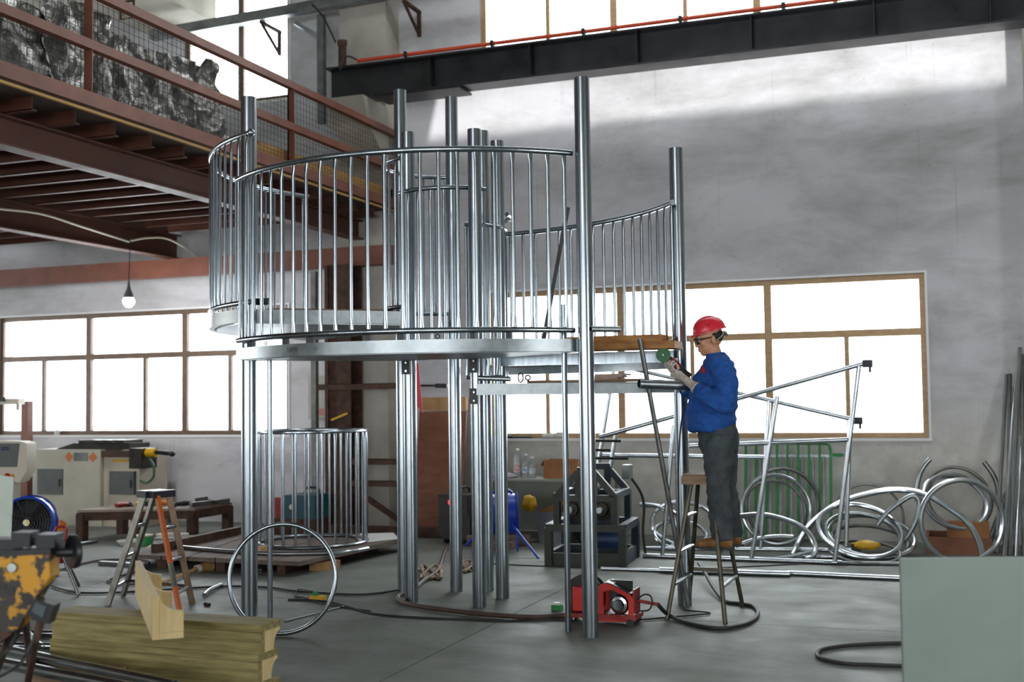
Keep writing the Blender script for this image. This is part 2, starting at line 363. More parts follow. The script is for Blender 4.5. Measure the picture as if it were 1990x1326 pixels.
# ================================================================== the hall
def wall_with_holes(mb, axis, u0, u1, z0, z1, t0, t1, holes):
    us = sorted({u0, u1, *[h[0] for h in holes], *[h[1] for h in holes]}); zs = sorted({z0, z1, *[h[2] for h in holes], *[h[3] for h in holes]})
    for i in range(len(us)-1):
        run = None
        for j in range(len(zs)-1):
            cu, cz = (us[i]+us[i+1])/2, (zs[j]+zs[j+1])/2
            solid = not any(h[0] < cu < h[1] and h[2] < cz < h[3] for h in holes)
            if solid: run = (run[0], zs[j+1]) if run else (zs[j], zs[j+1])
            if (not solid or j == len(zs)-2) and run:
                if axis == 'x': mb.mm((us[i], t0, run[0]), (us[i+1], t1, run[1]))
                else: mb.mm((t0, us[i], run[0]), (t1, us[i+1], run[1]))
                run = None
# floor slabs with sawn joints over a dark bed
fl = struct('floor', MB().mm((HX0-.3, HY0-.3, -0.3), (HX1+.3, YW+.3, -0.012)), rubber)
jx = [HX0-.3] + [x for x in (-19.1, -15.1, -11.1, -7.1, -3.05, 0.95, 4.95)] + [HX1+.3]
jy = [HY0-.3] + [-3.8, 0.2, 4.2, 8.2, 12.2] + [YW+.3]
for i in range(len(jx)-1):
    for j in range(len(jy)-1):
        struct('floor_slab', MB().mm((jx[i]+.004, jy[j]+.004, -0.2), (jx[i+1]-.004, jy[j+1]-.004, 0)), floor_mat, fl)
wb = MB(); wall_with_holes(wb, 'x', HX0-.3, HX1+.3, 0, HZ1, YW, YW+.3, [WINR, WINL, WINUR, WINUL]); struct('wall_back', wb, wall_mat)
wf = MB(); wall_with_holes(wf, 'x', HX0-.3, HX1+.3, 0, HZ1, HY0-.3, HY0, FRONT_FILL); struct('wall_front', wf, plaster_pier)
wl_ = MB(); wall_with_holes(wl_, 'y', HY0, YW, 0, HZ1, HX0-.3, HX0, LEFT_FILL); struct('wall_left', wl_, plaster_pier)
wr = MB(); wall_with_holes(wr, 'y', HY0, YW, 0, HZ1, HX1, HX1+.3, [RIGHT_FILL]); struct('wall_right', wr, plaster_pier)
ce = MB()
ce.mm((HX0-.3, HY0-.3, HZ1), (HX1+.3, SKY[2], HZ1+.12)); ce.mm((HX0-.3, SKY[3], HZ1), (HX1+.3, YW+.3, HZ1+.12))
ce.mm((HX0-.3, SKY[2], HZ1), (SKY[0], SKY[3], HZ1+.12)); ce.mm((SKY[1], SKY[2], HZ1), (HX1+.3, SKY[3], HZ1+.12))
struct('ceiling', ce, roof_sheet)

def window(n, rect, majors, minors, tz, mat, pane_of, fw=0.06, sill=True):
    x0, x1, z0, z1 = rect; ya, yb = YW+.05, YW+.11
    root = struct('window_%d' % n, MB().mm((x0, ya, z0), (x1, yb, z0+fw)).mm((x0, ya, z1-fw), (x1, yb, z1)).mm((x0, ya, z0+fw), (x0+fw, yb, z1-fw)).mm((x1-fw, ya, z0+fw), (x1, yb, z1-fw)), mat)
    cols = [x0+fw] + [v for m in majors for v in (m-fw*.7, m+fw*.7)] + [x1-fw]
    for m in majors: struct('mullion', MB().mm((m-fw*.7, ya-.01, z0+fw), (m+fw*.7, yb, z1-fw)), mat, root)
    for i in range(0, len(cols), 2):
        a, b = cols[i], cols[i+1]; top = z1-fw
        rows = [(z0+fw, top)]
        if tz:
            struct('transom', MB().mm((a, ya-.01, tz-.04), (b, yb, tz+.04)), mat, root)
            struct('pane', MB().mm((a, ya+.03, tz+.04), (b, ya+.036, top)), pane_of(i//2, 1), root); rows = [(z0+fw, tz-.04)]
        ms = [m for m in minors if a < m < b]; ed = [a] + [v for m in ms for v in (m-.025, m+.025)] + [b]
        for m in ms: struct('sash_bar', MB().mm((m-.025, ya-.015, rows[0][0]), (m+.025, yb-.01, rows[0][1])), mat, root)
        for k in range(0, len(ed), 2): struct('pane', MB().mm((ed[k], ya+.03, rows[0][0]), (ed[k+1], ya+.036, rows[0][1])), pane_of(i//2, 0), root)
    if sill:
        struct('window_sill', MB().mm((x0-.01, YW-.015, z0-.03), (x1+.03, ya, z0)), plaster_bright, root); struct('window_trim', MB().mm((x1, YW-.012, z0), (x1+.025, ya, z1)), plaster_bright, root); struct('window_trim', MB().mm((x0, YW-.012, z1), (x1+.025, ya, z1+.025)), plaster_bright, root)
    return root
window(1, WINR, [-3.6, -1.88], [-4.52, -2.75, -1.03], 2.26, frame_bronze, lambda c, r: pane_clear)
window(2, WINL, [-11.39, -9.76], [-12.19, -10.42, -9.03], 2.26, frame_dark, lambda c, r: pane_frost if (c != 1 and not r) else pane_clear)
window(3, WINUR, [-3.62, -1.92, -0.2, 1.5], [-4.45, -2.75, -1.05], None, frame_bronze, lambda c, r: pane_clear)
window(4, WINUL, [-8.85], [], None, frame_dark, lambda c, r: pane_clear)

# plaster piers, corbel, roof beam
struct('pilaster', MB().mm((-7.1, 12.82, 0), (-6.45, YW, HZ1)), plaster_pier)
struct('corbel', MB().prism([(-6.92, 12.82, 4.45), (-6.92, 12.3, 4.95), (-6.92, 12.15, 5.24), (-6.92, 12.82, 5.24)], (0.50, 0, 0)), plaster_pier)
struct('pilaster', MB().mm((0.84, 12.72, 0), (1.5, YW, HZ1)), plaster_pier)
struct('roof_beam', MB().mm((-10.35, 5.5, 6.78), (-9.22, YW, HZ1)), concrete_beam)
struct('roof_beam', MB().mm((HX0, 12.6, 7.35), (HX1, YW, HZ1)), concrete_beam)

def hbeam(p0, p1, h, w, t=0.012, tf=0.016, side=None):
    p0, p1 = V3(p0), V3(p1); d = (p1-p0).normalized(); mb = MB(); up = V3((0, 0, 1))
    if abs(d.z) > 0.9: up = V3(side or (0, 1, 0))
    mb.bar(p0, p1, t, h-2*tf, up); k = up*(h/2-tf/2)
    mb.bar(p0+k, p1+k, w, tf, up); mb.bar(p0-k, p1-k, w, tf, up); return mb

# ------------------------------------------------------------------ crane runway
cb = thing('crane_beam', (-3, 12.4, 5.24), 'black steel crane runway beam along the wall under the high windows', 'beam')
part('beam', hbeam((-6.98, 12.4, 5.445), (1.02, 12.4, 5.445), 0.41, 0.30, 0.014, 0.022), crane_black, cb)
for x in (-5.6, -4.35, -3.1, -1.85, -0.6, 0.5):
    part('web_plate', MB().mm((x, 12.26, 5.262), (x+.012, 12.393, 5.628)), black_steel, cb)  # upright plates added to draw the dark lines across the web
part('splice_plate', MB().mm((-6.3, 12.2, 5.205), (-5.2, 12.6, 5.235)), black_steel, cb)
part('end_stop', MB().lathe([(0.05, 0), (0.05, 0.3), (0.06, 0.3), (0.06, 0.36), (0, 0.36)], (-6.83, 12.4, 5.65)), rust_dark, cb, 'rusty round buffer post on the beam end')
op = thing('power_rail', (-3, 12.27, 5.66), 'orange crane power rail running on top of the black beam', 'conductor rail')
part('rail', MB().cyl((-6.55, 12.27, 5.69), (1.02, 12.27, 5.69), 0.024, 10), pbr('orange_rail_plastic', 'b8452b', 'c4502f', 0.4, 0, 5, 3), op)
for i in range(7):
    x = -5.9+1.1*i; part('clip', MB().mm((x-.02, 12.235, 5.655), (x+.02, 12.31, 5.722)), black_steel, op)
part('feed_cable', MB().tube(spl([(-6.55, 12.27, 5.7), (-6.65, 12.2, 5.74), (-6.7, 12.2, 5.66), (-6.76, 12.21, 5.58)], 5), 0.012, 6), rubber, op)
tr = thing('cable_tray', (-7.5, 12.75, 6.5), 'grey steel cable tray running high across the wall', 'cable tray')
part('tray', MB().bar((-9.9, 12.72, 6.55), (-5.0, 12.72, 6.68), 0.12, 0.13), galv_dull, tr)
for x in (-8.2, -6.15):
    part('bracket', MB().bar((x, 12.72, 6.52), (x, 13.2, 6.52), 0.04, 0.04).bar((x, 13.17, 6.52), (x, 13.17, 6.2), 0.04, 0.04).bar((x, 12.75, 6.5), (x, 13.17, 6.22), 0.03, 0.03), rust_dark, tr)
part('drop_post', MB().mm((-7.36, 12.70, 5.1), (-7.27, 12.78, 6.5)).bar((-7.32, 12.74, 6.2), (-7.62, 12.6, 6.4), 0.04, 0.05), galv_dull, tr)
part('cable', MB().tube(spl([(-7.4, 12.66, 6.62), (-7.2, 12.6, 6.4), (-6.95, 12.45, 6.02)], 6), 0.012, 6), rubber, tr)
hg = thing('conduit_hanger', (-9.6, 11.6, 6.6), 'dark bent conduit hanging under the roof beam', 'conduit')
part('conduit', MB().tube([(-9.75, 8.5, 6.72), (-9.75, 11.9, 6.72), (-9.55, 11.9, 6.72)], 0.018, 6).tube([(-9.55, 11.9, 6.78), (-9.55, 11.9, 6.5), (-9.75, 11.9, 6.5), (-9.75, 11.9, 6.78)], 0.018, 6), rust_dark, hg)

# ------------------------------------------------------------------ mezzanine
EX = -6.36
mz = thing('mezzanine', (-10, 8, 3.5), 'dark red steel mezzanine floor on beams along the left side', 'mezzanine')
part('main_beam', hbeam((-6.85, 1.5, 3.72), (-6.85, 12.9, 3.72), 0.24, 0.16), rust_paint, mz)
part('inner_beam', hbeam((-9.6, 1.5, 3.67), (-9.6, 12.85, 3.67), 0.32, 0.16), rust_paint, mz)
part('inner_beam', hbeam((-12.9, 1.5, 3.67), (-12.9, 12.85, 3.67), 0.32, 0.16), rust_paint, mz)
part('cross_beam', MB().mm((-14.5, 12.68, 3.26), (-6.35, 12.82, 3.5)), rust_bright, mz, 'red steel cross beam over the windows')
for y in [2.2+0.47*k for k in range(23)]:
    j = part('joist', MB().mm((-14.5, y-.006, 3.84), (EX-.12, y+.006, 3.945)).mm((-14.5, y-.006, 3.835), (EX-.12, y+.05, 3.847)), rust_paint, mz)
part('deck_sheet', MB().mm((-14.5, 1.5, 3.945), (EX+.0, 13.15, 3.965)), pbr('deck_underside', '3a2a22', '4a372c', 0.8, 0, 4, 5), mz)
part('edge_board', MB().mm((EX-.02, 1.5, 3.925), (EX+.01, 13.15, 3.945)), wood_yellow, mz)
part('column', hbeam((-6.93, 12.62, 0), (-6.93, 12.62, 3.26), 0.30, 0.30, side=(0, 1, 0)), rust_dark, mz, 'rusty steel column under the mezzanine')
part('column_face', MB().mm((-7.12, 12.44, 0), (-7.075, 12.8, 3.26)), rust_dark, mz)
gr = thing('guard_railing', (EX, 8, 3.97), 'brown steel guard railing with wire mesh on the mezzanine edge', 'railing')
part('top_rail', MB().mm((EX-.04, 1.5, 4.87), (EX+.03, 13.1, 4.945)), rust_bright, gr)
part('mid_rail', MB().mm((EX-.04, 1.5, 4.43), (EX+.03, 13.1, 4.505)), rust_bright, gr)
part('bottom_rail', MB().mm((EX-.04, 1.5, 3.965), (EX+.03, 13.1, 4.08)), rust_bright, gr)
for y in (4.35, 7.43, 10.5, 13.05): part('post', MB().mm((EX-.06, y-.035, 3.965), (EX-.045, y+.035, 4.9)).mm((EX-.06, y-.035, 3.965), (EX+.02, y-.025, 4.87)), rust_bright, gr)
wm = MB()
for k in range(178):
    y = 1.6+0.0648*k; wm.tube([(EX-.068, y, 4.0), (EX-.068, y, 4.9)], 0.0022, 3, caps=False)
for k in range(14): wm.tube([(EX-.07, 1.5, 4.03+.0645*k), (EX-.07, 13.1, 4.03+.0645*k)], 0.0022, 3, caps=False)
w_ = part('wire_mesh', wm, steel_dark, gr); w_['kind'] = 'stuff'

def sheet(y0, y1, zb, ztop, x, amp, seed, ny=60, nz=26):
    mb = MB(); vs_ = []; fs_ = []
    for i in range(ny+1):
        t = i/ny
        for j in range(nz+1):
            s_ = j/nz; zt = ztop(t)
            y = y0+(y1-y0)*t + 0.05*noise.noise(V3((t*9, s_*4, seed)))
            xx = x + amp*noise.noise(V3((t*14, s_*3.0, seed+5))) + amp*.5*noise.noise(V3((t*40, s_*8, seed+9))) - 0.18*s_
            vs_.append((xx, y, zb+(zt-zb)*s_))
    for i in range(ny):
        for j in range(nz): a = i*(nz+1)+j; fs_.append((a, a+nz+1, a+nz+2, a+1))
    return mb.add(vs_, fs_)
solo('foil_sheet', sheet(3.2, 7.38, 3.975, lambda t: 4.95-.1*t+.03*math.sin(t*11), EX-.32, .11, 3.0), foil, 'crumpled silver bubble foil behind the mesh at the far left', 'foil sheet', angle=180)
solo('foil_sheet', sheet(7.35, 9.75, 3.975, lambda t: 5.0-.14*t+.06*math.sin(t*9)+(.1 if t > .93 else 0), EX-.30, .12, 8.0), foil, 'crumpled silver bubble foil ending beside the high window', 'foil sheet', angle=180)
yb_ = thing('yellow_boards', (EX-.35, 11, 3.967), 'yellow boards stacked flat along the mezzanine edge', 'boards')
for k in range(6): part('board', MB().mm((EX-.62, 9.85+.06*(k % 3), 3.968+.045*k), (EX-.09, 13.0, 4.008+.045*k)), wood_yellow, yb_)
def lump(c, r, sc, seed, amp=.25, seg=22, rings=14):
    mb = MB().ball((0, 0, 0), r, seg, rings, sc)
    mb.v = [p*(1+amp*noise.noise(p*2.2/r*0.8+V3((seed, 0, 0)))) for p in mb.v]
    lo = min(p.z for p in mb.v); mb.v = [V3((p.x, p.y, max(p.z, lo*.8)))+V3(c)-V3((0, 0, lo*.8)) for p in mb.v]; return mb
solo('sack', lump((EX-1.0, 10.2, 3.968), .36, (1, 1.2, .9), 1.0), bag_white, 'white sack on the mezzanine left of the steel post', 'sack')
solo('sack', lump((EX-1.0, 11.3, 3.968), .36, (1, 1.1, .85), 4.0), bag_white, 'larger white sack on the mezzanine behind the leftmost tall post', 'sack')
solo('sack', lump((EX-.95, 12.2, 3.968), .3, (1, 1.1, .9), 9.0), bag_white, 'small white sack on the mezzanine right of the railing post', 'sack')

# pendant bulb and conduit
lb = V3((-9.45, 11.7, 2.78))
bl = thing('pendant_bulb', lb, 'lit white bulb hanging on a thin cord under the mezzanine', 'lamp')
part('cord', MB().tube([lb+V3((0, 0, .30)), lb+V3((.02, 0, .82))], 0.006, 6), rubber, bl)
part('lamp_holder', MB().lathe([(0.014, .32), (0.018, .26), (0.03, .22), (0.055, .16), (0.06, .12)], lb), pbr('grey_lamp_collar', '6d7478', None, 0.4), bl)
part('bulb', MB().lathe([(0, 0), (0.03, .006), (0.062, .035), (0.075, .075), (0.06, .12), (0, .122)], lb), pbr('lit_bulb_glass', 'ffffff', None, 0.4, emit=('ffffff', 8.0)), bl)
pl = bpy.data.lights.new('bulb_light', 'POINT'); pl.energy = 25; pl.shadow_soft_size = 0.08
po = bpy.data.objects.new('bulb_light', pl); COL.objects.link(po); po.location = lb-V3((0, 0, .1))
solo('conduit', MB().tube(spl([WX(-30, 400, -9.51), WX(0, 406, -9.51), WX(80, 416, -9.51), WX(160, 441, -9.51), WX(250, 470, -9.51)], 8), 0.014, 8), white_cable, 'white conduit sagging along the red beam left of the bulb', 'conduit')
solo('conduit', MB().tube(spl([WX(254, 468, -9.51), WX(290, 462, -9.51), WX(330, 466, -9.51), WX(388, 499, -9.51)], 8), 0.014, 8), white_cable, 'short white conduit arching to the right of the bulb cord', 'conduit')

# ------------------------------------------------------------------ shelf rails on the column, boxes on the wall
for i, (a, b, z, lab) in enumerate((((-7.2, 12.36), (-5.9, 12.36), 1.76, 'top'), ((-6.75, 12.4), (-6.05, 12.4), .86, 'middle'), ((-6.75, 12.4), (-6.05, 12.4), .60, 'low'))):
    solo('angle_iron', MB().mm((a[0], a[1], z-.035), (b[0], a[1]+.005, z+.035)).mm((a[0], a[1], z+.03), (b[0], a[1]+.06, z+.035)), rust_dark, '%s perforated rusty angle iron fixed across the column' % {'top': 'longest, highest', 'middle': 'middle short', 'low': 'lowest short'}[lab], 'angle iron')
solo('crank_handle', MB().cyl((-5.88, 12.36, 1.76), (-5.6, 12.36, 1.755), .012, 8).cyl((-5.6, 12.36, 1.755), (-5.45, 12.36, 1.75), .025, 10), steel_dark, 'dark handle sticking out at the end of the highest angle iron', 'handle')
solo('brace', MB().bar((-6.72, 12.45, .52), (-6.05, 12.45, .12), .05, .06), rust_dark, 'rusty diagonal brace below the short angle irons', 'brace')
solo('rust_post', MB().mm((-7.35, 12.5, 0), (-7.28, 12.57, 3.2)), galv_old, 'thin flaking pipe beside the rusty column', 'pipe')
eb = thing('electrical_box', (-7.52, 13.1, 1.38), 'grey wall box with red characters left of the column', 'electrical box')
part('box', MB().mm((-7.72, 13.06, 1.36), (-7.42, 13.2, 1.92)), pbr('grey_box_paint', 'b9b8b2', 'aaa9a3', .5, 0, 5, 4), eb)
part('door', MB().mm((-7.705, 13.045, 1.375), (-7.435, 13.06, 1.905)), MATS['grey_box_paint'], eb)
red_print = pbr('red_print', 'd8604a', None, .6)
def text(s_, o_, ux, uy, size, mat, parent, name='lettering', depth=0.002):
    cu = bpy.data.curves.new(name, 'FONT'); cu.body = s_; cu.size = size; cu.extrude = depth/2; cu.align_x = 'CENTER'; cu.align_y = 'CENTER'; cu.resolution_u = 2
    t = bpy.data.objects.new(name, cu); COL.objects.link(t); dg = bpy.context.evaluated_depsgraph_get(); dg.update()
    me = bpy.data.meshes.new_from_object(t.evaluated_get(dg)); bpy.data.objects.remove(t)
    ux, uy = V3(ux).normalized(), V3(uy).normalized(); n = ux.cross(uy); o_ = V3(o_)
    mb = MB(); mb.v = [o_+ux*v.co.x+uy*v.co.y+n*v.co.z for v in me.vertices]; mb.f = [tuple(p.vertices) for p in me.polygons]
    bpy.data.meshes.remove(me)
    if mb.v: return part(name, mb, mat, parent)
text('\u6ce8\u610f', (-7.57, 13.043, 1.45), (1, 0, 0), (0, 0, 1), .1, red_print, eb)
sk = thing('socket_box', (-7.36, 13.17, .95), 'small white wall socket under the grey box', 'socket')
part('plate', MB().mm((-7.45, 13.165, .93), (-7.3, 13.2, 1.03)), white_paint, sk); part('socket_hole', MB().mm((-7.4, 13.162, .965), (-7.37, 13.166, .985)), rubber, sk)
solo('wall_wire', MB().tube(spl([(-7.37, 13.17, 1.36), (-7.36, 13.16, 1.2), (-7.33, 13.17, 1.03)], 5), .006, 6), white_cable, 'thin wire from the grey box down to the socket', 'wire')
# ================================================================== the climbing tower being welded
POST = dict(A=(-4.91, 7.45, 3.90), B=(-2.268, 7.455, 3.76), C1=(-4.253, 8.714, 4.20), C2=(-3.99, 8.311, 3.73), D=(-3.854, 8.882, 4.14),
            E=(-3.399, 8.274, 3.69), F=(-3.369, 8.688, 3.68), H=(-1.919, 8.778, 3.51), K=(-3.62, 8.99, 3.85))
tw = thing('climbing_tower', (-3.6, 8.5, 0), 'tall galvanized steel climbing tower frame with curved barred balconies', 'climbing frame')
for k, (x, y, h) in POST.items():
    r = 0.06 if k == 'A' else 0.053
    part('post', MB().pipe((x, y, 0), (x, y, h), r, 0.006, 20), galv, tw)
part('prop', MB().pipe((-2.46, 7.57, 0), (-2.46, 7.57, 2.23), .021, .004, 12), galv, tw)
part('prop', MB().pipe((-4.70, 7.40, 0), (-4.70, 7.40, 1.9), .019, .004, 12), galv, tw)

def arc(c, r, a0, a1, z, n=40):
    zf = z if callable(z) else (lambda t: z)
    return [V3((c[0]+r*math.cos(math.radians(a0+(a1-a0)*i/n)), c[1]+r*math.sin(math.radians(a0+(a1-a0)*i/n)), zf(i/n))) for i in range(n+1)]
def baluster(p, ang, z0, z1, r):
    t = V3((-math.sin(ang), math.cos(ang), 0)); n_ = V3((math.cos(ang), math.sin(ang), 0))
    hs = [z0, z0+.03, z0+.09, z1-.09, z1-.03, z1]; rr = [(r*.55, r*1.35), (r*.6, r*1.3), (r, r), (r, r), (r*.6, r*1.3), (r*.5, r*1.35)]
    return MB().tube([V3((p[0], p[1], h)) for h in hs], r, 10, rr=rr, up=n_)
def balcony(name, c, r, a0, a1, ztop, zbot, n, tr_=.021, br=.0125, pad=1.8, bottom=True, zb_bal=None):
    top = arc(c, r, a0, a1, ztop)
    rail = part(name, MB().tube(top, tr_, 12), galv, tw)
    if bottom:
        lo = part('lower_rail', MB().tube(arc(c, r, a0, a1, zbot), tr_*.95, 12), galv, rail)
    s_ = 1 if a1 > a0 else -1
    for i in range(n):
        t = (pad+(abs(a1-a0)-2*pad)*i/(n-1))/abs(a1-a0); a = a0+(a1-a0)*t
        zt = ztop(t) if callable(ztop) else ztop
        p = (c[0]+r*math.cos(math.radians(a)), c[1]+r*math.sin(math.radians(a)))
        part('baluster', baluster(p, math.radians(a), (zbot if zb_bal is None else zb_bal)+.012, zt-.012, br), galv, rail)
    return rail
def ring_channel(c, r, a0, a1, z0, z1, t=.05, n=36):
    mb = MB(); vs_ = []; fs_ = []
    for i in range(n+1):
        a = math.radians(a0+(a1-a0)*i/n); d = V3((math.cos(a), math.sin(a), 0)); o = V3((c[0], c[1], 0))
        for rad, z in ((r, z0), (r, z1), (r-t, z1), (r-t, z0)): vs_.append(o+d*rad+V3((0, 0, z)))
    for i in range(n):
        for k in range(4): k2 = (k+1) % 4; fs_.append((i*4+k, i*4+k2, (i+1)*4+k2, (i+1)*4+k))
    fs_ += [(0, 1, 2, 3), (n*4+3, n*4+2, n*4+1, n*4)]
    return mb.add(vs_, fs_)
def sector_plate(c, r, a0, a1, inner, z0, z1, n=30):
    pts = [V3((c[0]+r*math.cos(math.radians(a0+(a1-a0)*i/n)), c[1]+r*math.sin(math.radians(a0+(a1-a0)*i/n)), z0)) for i in range(n+1)] + [V3((x, y, z0)) for x, y in inner]
    return MB().prism(pts, (0, 0, z1-z0))
CF, RF = (-3.72, 8.79), 1.89; CL, RL = (-4.11, 9.14), 1.91; CR, RR = (-3.87, 7.30), 2.35
aA = math.degrees(math.atan2(7.45-CF[1], -4.91-CF[0])) % 360; aB = math.degrees(math.atan2(7.455-CF[1], -2.268-CF[0])) % 360
# front balcony
balcony('balcony_rail', CF, RF, aA+1.5, aB-1.2, 3.255, 2.045, 23)
part('rail_stub', MB().pipe((-2.22, 7.42, 2.045), (-2.06, 7.56, 2.045), .021, .004, 12), galv_dull, tw)
ch = part('deck_channel', ring_channel(CF, RF+.01, aA+1, aB-1, 1.90, 1.985, .045), galv_dull, tw)
part('deck_plate', sector_plate(CF, RF-.04, aA+2, aB-2, [(-3.42, 8.2), (-3.7, 8.1), (-3.98, 8.25)], 1.895, 1.905), galv_dull, tw)
for i in range(11):
    a = math.radians(aA+8+(aB-aA-16)*i/10); p = V3((CF[0]+(RF-.02)*math.cos(a), CF[1]+(RF-.02)*math.sin(a), 1.985))
    if i % 3 == 1: part('eye_bolt', MB().tube([p+V3((.014*math.cos(b)*-math.sin(a), .014*math.cos(b)*math.cos(a), .02+.014*math.sin(b))) for b in [2*PI*k/10 for k in range(10)]], .004, 6, closed=True), black_steel, tw)
    else: part('rail_clamp', MB().mm(p-V3((.018, .018, 0)), p+V3((.018, .018, .045))), steel_dark, tw)
pr = V3((CF[0]+(RF+.0135)*math.cos(math.radians(254)), CF[1]+(RF+.0135)*math.sin(math.radians(254)), 1.945)); a_ = math.radians(254)
text('000', pr+V3((-math.sin(a_), math.cos(a_), 0))*.2, (-math.sin(a_), math.cos(a_), 0), (0, 0, 1), .04, pbr('marker_ink_', '7d8488', None, .6), tw)
text('5020', pr, (-math.sin(a_), math.cos(a_), 0), (0, 0, 1), .05, pbr('marker_ink', '5d6468', None, .6), tw)
for pk, z in (('C2', 1.86), ('E', 1.86), ('E', 1.62)):
    x, y, _ = POST[pk]; b_ = part('bracket', MB().mm((x-.03, y-.085, z-.07), (x+.04, y-.052, z+.05)), black_steel, tw, 'black bolted bracket')
    [part('bolt', MB().cyl((x+.012, y-.085, z+zz), (x+.012, y-.097, z+zz), .009, 8), chrome, b_) for zz in (-.045, .02)]
part('radial_beam', MB().bar((-2.28, 7.50, 1.94), (-3.39, 8.26, 1.94), .05, .085), galv_dull, tw); part('radial_beam', MB().bar((-4.86, 7.5, 1.94), (-4.02, 8.27, 1.94), .05, .085), galv_dull, tw)
# left, higher balcony
balcony('balcony_rail', CL, RL, 247.5, 156, 3.61, 2.335, 25)
part('rail_end_cap', MB().ball(arc(CL, RL, 247.5, 246, 3.61, 1)[0], .03, 12, 8), galv, tw)
part('deck_channel', ring_channel(CL, RL+.01, 246, 156, 2.19, 2.29, .045), galv_old, tw)
part('deck_plate', sector_plate(CL, RL-.05, 244, 157, [(-4.3, 9.0), (-4.2, 8.6), (-4.03, 8.3)], 2.18, 2.19), galv_dull, tw)
part('deck_board', sector_plate(CL, RL-.35, 236, 165, [(-4.35, 9.0), (-4.2, 8.45)], 2.295, 2.325), wood_old, tw)
part('radial_beam', MB().bar((-4.93, 7.5, 2.24), (-4.02, 8.3, 2.24), .05, .1), galv_dull, tw)
part('radial_beam', MB().bar((-5.85, 9.9, 2.24), (-4.27, 8.78, 2.24), .05, .1), steel_dark, tw)
part('bracket', MB().mm((-4.88, 7.5, 2.32), (-4.78, 7.53, 2.37)), black_steel, tw)
# right, lower balcony
balcony('balcony_rail', CR, RR, 33.5, 88, 3.06, 2.0, 18, pad=1.0)
part('deck_channel', ring_channel(CR, RR+.01, 33, 90, 1.80, 1.875, .045), galv_dull, tw)
part('radial_beam', MB().bar((-1.95, 8.72, 1.895), (-3.33, 8.66, 1.895), .05, .09), galv, tw)
part('deck_plate', sector_plate(CR, RR-.05, 35, 88, [(-3.5, 8.85), (-3.3, 8.72), (-2.1, 8.72)], 1.865, 1.875), galv_dull, tw)
# entry step
part('step_beam', MB().bar((-3.36, 8.17, 1.66), (-1.95, 8.66, 1.66), .05, .085), galv_dull, tw)
part('step_beam', MB().bar((-3.0, 8.95, 1.66), (-1.95, 8.82, 1.66), .05, .085), galv_dull, tw)
part('rail_stub', MB().pipe(W(1242, 746, 8.16), W(1345, 750, 8.42), .034, .004, 16), galv_dull, tw)
for px in (1012, 1026): 
    p = W(px, 742, 8.28); part('eye_bolt', MB().tube([p+V3((.02*math.cos(b), 0, .03+(.035 if px == 1012 else .018)*math.sin(b))) for b in [2*PI*k/12 for k in range(12)]], .006, 6, closed=True), steel_dark, tw)
part('shackle_bar', MB().cyl(W(930, 735, 8.05), W(992, 737, 8.05), .018, 10), galv_dull, tw)
# inner rails around the central posts
balcony('inner_rail', (-3.77, 8.66), .455, 229, 330, 3.245, 2.0, 8, .018, .0115)
balcony('inner_rail', (-3.89, 8.74), .475, 256, 108, 3.525, 2.33, 13, .018, .0115)
balcony('inner_rail', (-3.71, 8.71), .375, -62, 12, 2.97, 1.76, 6, .018, .0115)
part('inner_rail', MB().tube(arc((-3.7, 8.8), .38, -5, 60, 3.09, 12), .018, 10), galv, tw)

# loose stuff on and against the tower
PLK = [('orange pine plank lying topmost on the right balcony', (-2.75, 8.40, 2.000), (-1.97, 8.62, 2.05)),
       ('longer orange pine plank under the topmost one', (-2.75, 8.34, 1.942), (-1.86, 8.60, 1.997))]
for lab, a, b in PLK: solo('timber_plank', MB().mm(a, b), wood_orange, lab, 'plank')
solo('timber_plank', MB().mm((-3.02, 8.36, 1.704), (-2.12, 8.60, 1.724)), wood_old, 'thin weathered board on the entry step', 'board')
solo('board_stack', MB().mm((-2.62, 8.42, 1.725), (-2.32, 8.58, 1.738)).mm((-2.6, 8.41, 1.739), (-2.28, 8.56, 1.752)).mm((-2.5, 8.43, 1.753), (-2.25, 8.56, 1.765)), pbr('pinkish_card', 'a88f80', 'b89e90', .8, 0, 9, 4), 'thin pinkish strips stacked on the entry step board', 'strips')
solo('flat_bar', MB().bar(W(1056, 662, 7.75), W(1104, 403, 7.75), .03, .008, (0, 1, 0)), steel_dark, 'dark flat bar leaning inside the front balcony', 'bar')
solo('leaning_pipe', MB().cyl(G(1337, 1183)+V3((0, 0, .02)), W(1243, 658, 8.25), .0185, 12), galv_old, 'dark steel pipe leaning against the tower beside the worker', 'pipe')

# ================================================================== step ladder and worker
LT = .965
ld = thing('step_ladder', (-1.7, 8.49, 0), 'worn steel tube step ladder under the worker', 'ladder')
ft = {'fl': (-1.92, 8.18), 'bl': (-1.90, 8.83), 'fr': (-1.50, 8.15), 'br': (-1.49, 8.83)}
tp = {'fl': (-1.77, 8.40), 'bl': (-1.76, 8.60), 'fr': (-1.62, 8.40), 'br': (-1.62, 8.60)}
lad_m = pbr('worn_ladder_steel', '47443a', '5f5c50', .42, .85, 14, 5, rvar=.1)
def lp(k, z): t = z/LT; return V3((ft[k][0]+(tp[k][0]-ft[k][0])*t, ft[k][1]+(tp[k][1]-ft[k][1])*t, z))
for k in ft: part('leg', MB().cyl(lp(k, 0), lp(k, LT), .0165, 12), lad_m, ld)
for z in (.24, .47, .72):
    part('rung', MB().cyl(lp('fl', z), lp('bl', z), .014, 10), chrome if z > .3 else galv_dull, ld); part('rung', MB().cyl(lp('fr', z), lp('br', z), .014, 10), galv_dull, ld)
part('tie_bar', MB().bar(lp('bl', .28), lp('br', .28), .012, .03), lad_m, ld)
